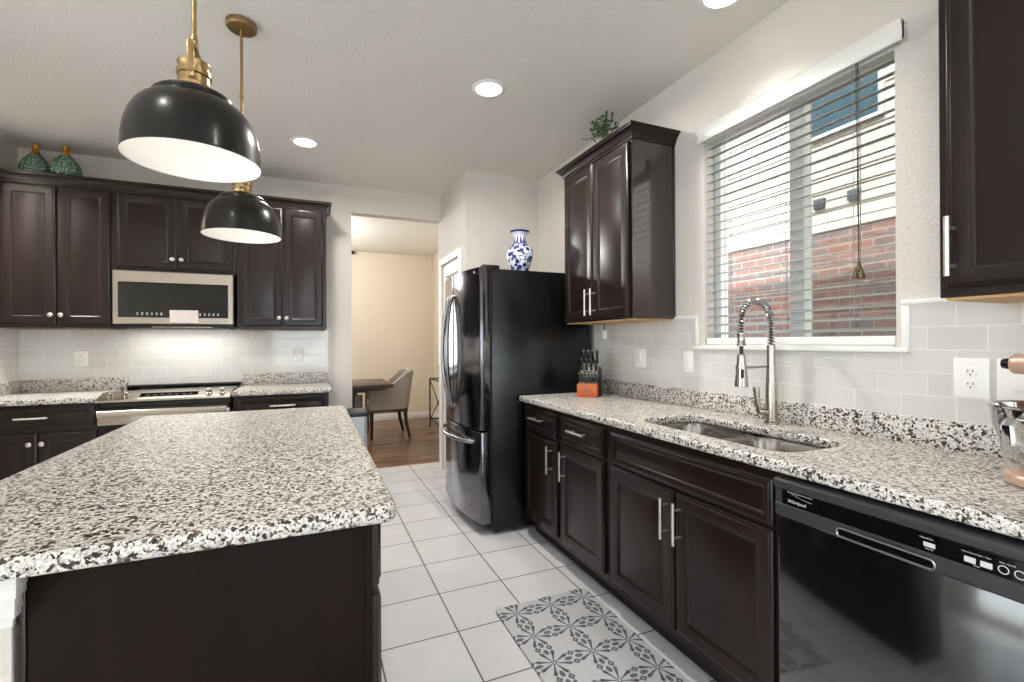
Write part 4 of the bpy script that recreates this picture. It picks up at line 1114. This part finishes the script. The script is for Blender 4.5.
prof = [(0, zb), (0.048, zb), (0.050, zb+0.012), (0.044, zb+0.018), (0.062, zb+0.030), (0.085, zb+0.062), (0.099, zb+0.105), (0.104, zb+0.150), (0.108, zb+0.152), (0.109, zb+0.156), (0.106, zb+0.158), (0.1015, zb+0.154), (0.096, zb+0.105), (0.082, zb+0.064), (0.06, zb+0.034), (0, zb+0.028)]
mb = MB(); mb.lathe(prof, (mx_, my_, 0), 56); bo = mb.build('bowl', M_chrome, sm)
mb = MB(); ha = math.radians(172); hd = Vector((math.cos(ha), math.sin(ha), 0)); hc = Vector((mx_, my_, 0))
pts = [hc+hd*0.103+Vector((0, 0, zb+0.128)), hc+hd*0.140+Vector((0, 0, zb+0.132)), hc+hd*0.152+Vector((0, 0, zb+0.118)), hc+hd*0.146+Vector((0, 0, zb+0.060)), hc+hd*0.134+Vector((0, 0, zb+0.038))]
mb.tube(pts, 0.011, 10, flat=(1.3, 0.35)); mb.build('handle', M_chrome, bo)

# ------------------------------------------------------------------ kitchen mat
mb = MB(); mb.prism(round_rect(0.785, 1.278, 1.285, 2.062, 0.02, 5), 0.0, 0.013, bev=0.004)
tag(mb.build('kitchen_mat', M_matprint), 'grey cushioned floor mat printed with dark flower tiles before the sink', 'mat')

# ------------------------------------------------------------------ range wall: base cabinets and worktops
YFc = 4.035
FB = lambda x: basis((x, YFc, 0), (1, 0, 0), (0, -1, 0))
Mb = FB(XL+0.004); wl = -1.335-XL-0.004
bl_ = base_run(Mb, wl, 'base_cabinet', 'dark base cabinet left of the range with one drawer over two doors', 'base cabinet', (-1.66, 4.3, 0), depth=0.57)
mb = MB(); mb.door(wl-0.06, 0.148, 0.02, Mb, 0.045, 0.712, fr=0.03); dr = mb.build('drawer', M_cab, bl_)
bar_pull(dr, Mb @ Matrix.Translation((0.325, 0.79, 0.02)), 0.165, False)
for x0, kx in ((0.045, 0.265), (0.348, 0.025)):
    mb = MB(); mb.door(0.295, 0.545, 0.02, Mb, x0, 0.145); dd = mb.build('door', M_cab, bl_)
    knob(dd, Mb @ Matrix.Translation((x0+kx, 0.622, 0.02)))
Mb = FB(-0.540)
br_ = base_run(Mb, 0.665, 'base_cabinet', 'dark base cabinet right of the range near the dining opening', 'base cabinet', (-0.2, 4.3, 0), depth=0.57)
mb = MB(); mb.door(0.61, 0.148, 0.02, Mb, 0.030, 0.705, fr=0.03); dr = mb.build('drawer', M_cab, br_)
bar_pull(dr, Mb @ Matrix.Translation((0.335, 0.792, 0.02)), 0.175, False)
for x0, kx in ((0.030, 0.27), (0.342, 0.028)):
    mb = MB(); mb.door(0.298, 0.545, 0.02, Mb, x0, 0.145); dd = mb.build('door', M_cab, br_)
    knob(dd, Mb @ Matrix.Translation((x0+kx, 0.62, 0.02)))
cl_ = slab('countertop', round_rect(XL+0.001, -1.330, 3.985, YB-0.001, (0.003, 0.003, 0.003, 0.003)), [], 0.877, CZ, M_granite, None, 0.008)
tag(cl_, 'speckled granite worktop left of the range in the corner', 'countertop')
mb = MB(); mb.box(XL+0.022, -1.330, YB-0.023, YB-0.001, CZ, 1.006, 0.003); mb.box(XL+0.001, XL+0.022, 3.985, YB-0.001, CZ, 1.006, 0.003); tag(mb.build('granite_backsplash', M_granite), 'low granite backsplash strip turning the corner left of the range', 'backsplash')
cr_ = slab('countertop', round_rect(-0.545, 0.150, 3.985, YB-0.001, (0.003, 0.003, 0.003, 0.015)), [], 0.877, CZ, M_granite, None, 0.008)
tag(cr_, 'short speckled granite worktop between the range and the dining opening', 'countertop')
mb = MB(); mb.box(-0.545, 0.140, YB-0.023, YB-0.001, CZ, 1.006, 0.003); tag(mb.build('granite_backsplash', M_granite), 'short low granite backsplash strip right of the range', 'backsplash')

# range
rx0, rx1 = -1.326, -0.549; rc = (rx0+rx1)/2
rg = thing('range', 'stainless slide-in range with black glass cooktop between the granite worktops', 'stove', (rc, 4.3, 0))
mb = MB(); mb.box(rx0+0.004, rx1-0.004, 4.03, 4.585, 0.0, 0.905, 0.002, 1); mb.build('body', M_blackm, rg)
mb = MB(); mb.box(rx0, rx1, 4.10, 4.59, 0.905, 0.925, 0.003); ck = mb.build('cooktop', M_oven, rg)
mb = MB(); mb.box(rx0, rx1, 4.535, 4.592, 0.925, 0.945, 0.005); mb.build('rear_vent_rail', M_blackm, ck)
for x, y, r in ((rc-0.2, 4.22, 0.1), (rc+0.2, 4.22, 0.085), (rc-0.2, 4.44, 0.075), (rc+0.2, 4.44, 0.095)):
    mb = MB(); mb.lathe([(r, 0.9252), (r, 0.9258), (r-0.003, 0.9258), (r-0.003, 0.9252)], (x, y, 0), 40); mb.build('burner_ring', M_dwtrim, ck)
# sloping control panel, cross section in (y,z)
My = Matrix(((0, 0, 1, 0), (1, 0, 0, 0), (0, 1, 0, 0), (0, 0, 0, 1)))
mb = MB(); mb.prism([(4.105, 0.905), (4.105, 0.932), (4.085, 0.934), (3.955, 0.890), (3.950, 0.876), (3.962, 0.868), (4.03, 0.868)], rx0, rx1, My); cpn = mb.build('control_panel', M_steel, rg)
nsl_ = Vector((0, -0.044, 0.130)).normalized()
Mc = lambda x, s: basis((x, 3.955+(4.085-3.955)*s, 0.890+0.044*s), (1, 0, 0), nsl_)
for x in (-1.268, -1.183, -0.690, -0.608):
    mb = MB(); mb.lathe([(0.021, 0), (0.021, 0.004), (0.018, 0.006), (0.017, 0.026), (0.014, 0.029), (0, 0.029)], seg=24, M=Mc(x, 0.5)); mb.box(-0.0025, 0.0025, -0.016, 0.016, 0.028, 0.034, 0.001, 1, Mc(x, 0.5)); mb.build('knob', M_nickel, cpn)
mb = MB(); mb.box(-0.17, 0.17, -0.028, 0.028, 0.0, 0.002, M=Mc(rc+0.01, 0.5)); dsp = mb.build('display', M_oven, cpn)
for k in range(7):
    mb = MB(); mb.box(-0.135+k*0.042, -0.115+k*0.042, -0.012, -0.004, 0.002, 0.0026, M=Mc(rc+0.01, 0.5)); mb.build('touch_key', M_dwtrim, dsp)
mb = MB(); mb.box(rx0+0.004, rx1-0.004, 3.985, 4.03, 0.19, 0.835, 0.006); od = mb.build('oven_door', M_oven, rg)
mb = MB(); mb.box(rx0+0.004, rx1-0.004, 3.978, 3.988, 0.72, 0.80, 0.003); mb.build('door_rail', M_steel, od)
mb = MB(); mb.tube([(rx0+0.02, 3.928, 0.803), (rx1-0.02, 3.928, 0.803)], 0.021, 16, flat=(0.6, 1.0))
for x in (rx0+0.05, rx1-0.05): mb.tube([(x, 3.93, 0.803), (x, 3.99, 0.803)], 0.010, 10)
mb.build('handle', M_steel, od)
mb = MB(); mb.box(rx0+0.004, rx1-0.004, 3.988, 4.03, 0.06, 0.18, 0.005); mb.build('storage_drawer', M_steel, rg)

# wall cabinets over the range wall
YU = 4.292
FU = lambda x: basis((x, YU, 0), (1, 0, 0), (0, -1, 0))
def upper(x0, x1, z0, label, doors, kz, maple=True):
    t = thing('wall_cabinet', label, 'wall cabinet', ((x0+x1)/2, 4.45, z0))
    mb = MB(); mb.box(x0, x1, YU, YB, z0, 2.388, 0.0015, 1); mb.build('carcass', M_cab, t)
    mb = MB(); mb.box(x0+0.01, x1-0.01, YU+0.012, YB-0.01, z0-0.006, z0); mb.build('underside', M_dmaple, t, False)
    Mq = FU(0)
    for (a, b, kx) in doors:
        mb = MB(); mb.door(b-a, 2.378-(z0+0.02), 0.02, Mq, a, z0+0.02); d_ = mb.build('door', M_cab, t)
        knob(d_, Mq @ Matrix.Translation((kx, kz, 0.02)))
    return t
upper(XL, -1.338, 1.388, 'dark two door wall cabinet in the left corner under the green vases', [(-1.935, -1.647, -1.668), (-1.632, -1.345, -1.612)], 1.474)
upper(-1.337, -0.545, 1.815, 'short dark two door wall cabinet above the microwave', [(-1.300, -0.940, -0.962), (-0.927, -0.575, -0.905)], 1.905)
upper(-0.544, 0.118, 1.388, 'dark two door wall cabinet right of the microwave', [(-0.515, -0.218, -0.242), (-0.206, 0.090, -0.186)], 1.474)
mb = MB(); crown_strips(mb, [(XL, 0.118, YU-0.002, YB, 0, 1, 1, 0)], 2.3885)
tag(mb.build('crown_moulding', M_cab), 'dark stepped crown moulding along the tops of the range wall cabinets', 'moulding')

# microwave
mw = thing('microwave', 'stainless over-the-range microwave with a dark glass door', 'microwave', (-0.93, 4.4, 1.40))
ma, mb_ = -1.312, -0.560
mb = MB(); mb.box(ma+0.004, mb_-0.004, 4.235, YB-0.01, 1.395, 1.806, 0.003); mb.build('body', M_blackm, mw)
Mm = basis((ma, 4.235, 1.415), (1, 0, 0), (0, -1, 0)); mwid = mb_-ma
mb = MB(); mb.rings([(0, mwid, 0, 0.388, 0), (0, mwid, 0, 0.388, 0.020), (0.004, mwid-0.004, 0.004, 0.384, 0.024), (0.034, mwid-0.034, 0.048, 0.306, 0.024), (0.036, mwid-0.036, 0.050, 0.304, 0.019)], Mm); fr_ = mb.build('door_frame', M_steel, mw)
mb = MB(); mb.box(0.036, mwid-0.036, 0.050, 0.304, 0.018, 0.0215, M=Mm); gl_ = mb.build('glass', M_oven, fr_)
for k in range(12):
    x = 0.14+k*0.029
    if k > 5: x += 0.185
    if x < mwid-0.07:
        mb = MB(); mb.box(x, x+0.012, 0.078, 0.083, 0.0215, 0.0219, M=Mm); mb.box(x+0.001, x+0.010, 0.066, 0.072, 0.0215, 0.0219, M=Mm); mb.build('touch_key', M_ink, gl_)
mb = MB(); mb.box(0.342, 0.522, 0.012, 0.105, 0.0242, 0.0250, M=Mm); mb.build('paper_sticker', M_label, fr_)
mb = MB(); mb.box(ma+0.03, mb_-0.03, 4.225, 4.50, 1.386, 1.396); mb.build('vent_grille', M_fdark, mw)
mb = MB(); mb.box(ma+0.23, mb_-0.14, 4.218, 4.232, 1.390, 1.397, 0.002); mb.build('hand_grip', M_steel, mw)

add_light('cooktop_fill_light', 'AREA', (0.0, -0.02, -0.018), 3.4, 0.68, (0, 0, 0), LAMP_COL, mw, shape='RECTANGLE', size_y=0.2)  # added fill under the microwave, brightens the tile and range
# green vases on the left cabinet
gv = thing('mosaic_vase', 'green mosaic bottle vase with gold neck, nearer the corner', 'vase', (-1.813, 4.43, 2.4735), 'green mosaic vases', 0.0)
mb = MB(); mb.lathe([(0, 0), (0.055, 0), (0.075, 0.012), (0.088, 0.035), (0.090, 0.055), (0.082, 0.085), (0.064, 0.118), (0.044, 0.142), (0.032, 0.155), (0, 0.155)], seg=40); mb.build('body', M_mosaic, gv)
mb = MB(); mb.lathe([(0.033, 0.153), (0.024, 0.170), (0.0175, 0.190), (0.0165, 0.212), (0.021, 0.222), (0.024, 0.226), (0.021, 0.228), (0.014, 0.220), (0, 0.218)], seg=28); mb.build('neck', M_gold, gv)
g2 = copy_tree(gv); g2.location = (-1.630, 4.39, 2.4735); g2['label'] = 'green mosaic bottle vase with gold neck, farther from the corner'

# ------------------------------------------------------------------ trash can at the end of the range wall
tx0, tx1, ty0, ty1 = 0.175, 0.448, 4.27, 4.59
tc_ = thing('trash_can', 'tall stainless trash can with black lid past the far end of the island', 'trash can', ((tx0+tx1)/2, (ty0+ty1)/2, 0))
mb = MB(); mb.prism(round_rect(tx0, tx1, ty0, ty1, 0.03, 6), 0.012, 0.625, bev=0.003); mb.build('body', M_trash, tc_)
mb = MB(); mb.prism(round_rect(tx0-0.004, tx1+0.004, ty0-0.004, ty1+0.004, 0.032, 6), 0.627, 0.662, bev=0.010, seg=3); mb.build('lid', M_blackm, tc_)
mb = MB(); mb.prism(round_rect(tx0-0.004, tx1+0.004, ty0-0.004, ty1+0.004, 0.032, 6), 0.0, 0.03, bev=0.004); mb.build('base', M_blackm, tc_)
mb = MB(); mb.box((tx0+tx1)/2-0.06, (tx0+tx1)/2+0.06, ty0-0.05, ty0, 0.012, 0.024, 0.004); mb.build('pedal', M_steel, tc_)

# ------------------------------------------------------------------ dining room furniture
dt = thing('dining_table', 'dark wood dining table seen through the opening', 'table', (0.2, 6.35, 0))
mb = MB(); mb.box(-0.75, 0.925, 5.88, 6.86, 0.715, 0.760, 0.006); mb.build('table_top', M_dwood, dt)
mb = MB(); mb.box(-0.62, 0.62, 5.97, 6.75, 0.66, 0.715, 0.003); mb.build('apron', M_dwood, dt)
for x in (-0.62, 0.49):
    for y in (5.98, 6.66):
        mb = MB(); mb.box(x, x+0.08, y, y+0.08, 0, 0.63, 0.004); mb.build('leg', M_dwood, dt)
def dining_chair(x, y, rz, label):
    """Upholstered tub chair; local +x is the back, seat faces -x."""
    t = thing('dining_chair', label, 'chair', (x, y, 0), 'grey linen dining chairs', rz)
    W2, f0, b0 = 0.285, -0.27, 0.27
    mb = MB()
    mb.prism(round_rect(f0+0.02, b0-0.06, -W2+0.05, W2-0.05, 0.03), 0.398, 0.49, bev=0.02, seg=3); mb.build('seat', M_linen, t)
    # wrap-around shell: plan curve with a height that rises from arms to back
    mb = MB(); tb = bmesh.new(); plan = []
    for k in range(9): plan.append((f0+0.40*k/8, -W2))
    for k in range(1, 8):
        a = -PI/2+PI/2*k/8; plan.append((f0+0.40+0.12*math.cos(a), -W2+0.12+0.12*math.sin(a)))
    m_ = len(plan)
    for k in range(1, 8): plan.append((f0+0.52, -W2+0.12+(2*W2-0.24)*k/8))
    full = plan+[(p[0], -p[1]) for p in reversed(plan[:m_])]
    cols = []
    for i, (px, py) in enumerate(full):
        s = max(0.0, min(1.0, (px-f0-0.14)/0.36)); h_ = 0.655+0.245*(s*s*(3-2*s))
        lean = 0.07*s
        inx = Vector((-0.0, 0, 0)); c0 = Vector((f0+0.25, 0, 0)); d_ = Vector((c0.x-px if px > f0+0.40 else 0, -py, 0))
        d_.normalize(); th_ = 0.05
        o0 = Vector((px, py, 0.392)); o1 = Vector((px+lean, py*(1+0.03*s), h_)); i1 = o1+d_*th_; i0 = o0+d_*th_; mid_o = o0.lerp(o1, 0.5)
        cols.append([tb.verts.new(q) for q in (o0, o0.lerp(o1, 0.33), o0.lerp(o1, 0.66), o1-Vector((0, 0, 0.012)), (o1+i1)/2+Vector((0, 0, 0.008)), i1-Vector((0, 0, 0.012)), i0.lerp(i1, 0.5), i0)])
    for A, B in zip(cols, cols[1:]):
        n = len(A)
        for j in range(n): tb.faces.new((A[j], A[(j+1) % n], B[(j+1) % n], B[j]))
    tb.faces.new(cols[0]); tb.faces.new(list(reversed(cols[-1])))
    bmesh.ops.recalc_face_normals(tb, faces=tb.faces); mb._add(tb); mb.build('backrest', M_linen, t)
    mb = MB(); mb.box(f0, b0-0.045, -W2+0.008, W2-0.008, 0.350, 0.398, 0.004); mb.build('frame', M_dwood, t)
    for sx, sy in ((-1, -1), (-1, 1), (1, -1), (1, 1)):
        xx = f0+0.03 if sx < 0 else b0-0.075
        mb = MB()
        if sx < 0: mb.tube([(xx, sy*(W2-0.035), 0.352), (xx, sy*(W2-0.035), 0)], [0.026, 0.018], 4)
        else: mb.tube([(xx, sy*(W2-0.035), 0.352), (xx+0.012, sy*(W2-0.035), 0.2), (xx+0.06, sy*(W2-0.035), 0)], [0.027, 0.024, 0.018], 4)
        mb.build('leg', M_dwood, t, False)
    return t
dining_chair(0.955, 6.58, 0.0, 'grey linen tub chair with dark legs at the right end of the dining table')
cs = thing('console_table', 'slim dark metal console with crossed sides against the dining wall', 'console table', (1.745, 6.47, 0))
cx0, cx1, cy0, cy1 = 1.622, 1.868, 5.97, 6.97
mb = MB(); mb.box(cx0, cx1, cy0, cy1, 0.735, 0.745, 0.002); mb.build('top', M_gtop, cs)
mb = MB()
for z in (0.725, 0.12):
    for y in (cy0+0.01, cy1-0.01): mb.tube([(cx0, y, z), (cx1, y, z)], 0.010, 4)
    for x in (cx0+0.01, cx1-0.01): mb.tube([(x, cy0, z), (x, cy1, z)], 0.010, 4)
mb.build('rail', M_iron, cs, False)
for x in (cx0+0.01, cx1-0.01):
    for y in (cy0+0.01, cy1-0.01):
        mb = MB(); mb.tube([(x, y, 0), (x, y, 0.735)], 0.011, 4); mb.build('leg', M_iron, cs, False)
for x in (cx0+0.01, cx1-0.01):
    mb = MB(); mb.tube([(x, cy0+0.01, 0.12), (x, cy1-0.01, 0.725)], 0.008, 4); mb.tube([(x+0.002, cy1-0.01, 0.12), (x+0.002, cy0+0.01, 0.725)], 0.008, 4); mb.build('cross_brace', M_iron, cs, False)
pd = thing('small_plant', 'small pale sprig plant on the dining console', 'plant', (1.70, 6.47, 0.745))
mb = MB(); mb.lathe([(0, 0.745), (0.035, 0.745), (0.045, 0.80), (0.038, 0.80), (0, 0.79)], (1.70, 6.47, 0), 20); mb.build('pot', M_white, pd)
mb = MB()
for k in range(22):
    a = random.uniform(0, 2*PI); e = Vector((1.70+0.09*math.cos(a), 6.47+0.09*math.sin(a), 0.80+random.uniform(0.05, 0.16)))
    mb.tube([(1.70, 6.47, 0.79), Vector((1.70, 6.47, 0.79)).lerp(e, 0.5)+Vector((0, 0, 0.02)), e], [0.002, 0.006, 0.001], 4)
o = mb.build('leaves', M_sprig, pd, False)
cr = thing('curtain_rod', 'dark curtain rod end high on the far dining wall', 'curtain rod', (-0.35, YD-0.08, 2.69))
mb = MB(); mb.tube([(-1.5, YD-0.09, 2.69), (0.585, YD-0.09, 2.69)], 0.012, 12); mb.build('rod', M_iron, cr)
mb = MB(); mb.sphere((0.605, YD-0.09, 2.69), 0.028); mb.build('finial', M_iron, cr)
for x in (-1.4, 0.45):
    mb = MB(); mb.tube([(x, YD-0.09, 2.69), (x, YD, 2.69)], 0.008, 8); mb.build('bracket', M_iron, cr)
dl = thing('added_ceiling_lamp', 'added flush ceiling lamp, unseen, that brightens the dining room', 'ceiling light', (-0.2, 6.3, ZC))  # unseen lamp added to light the dining walls and ceiling
mb = MB(); mb.lathe([(0, ZC), (0.16, ZC), (0.16, ZC-0.02), (0, ZC-0.02)], (-0.2, 6.3, 0), 32); mb.build('canopy', M_iron, dl)
mb = MB(); mb.lathe([(0.15, ZC-0.02), (0.15, ZC-0.05), (0.11, ZC-0.09), (0, ZC-0.105)], (-0.2, 6.3, 0), 32); mb.build('glass_bowl', M_bulb, dl)
add_light('dining_fill_light', 'POINT', (0, 0, -0.2), 88, 0.1, (0, 0, 0), (1.0, 0.99, 0.97), dl)

for o in ROOTS:
    if '_o' in o: del o['_o']
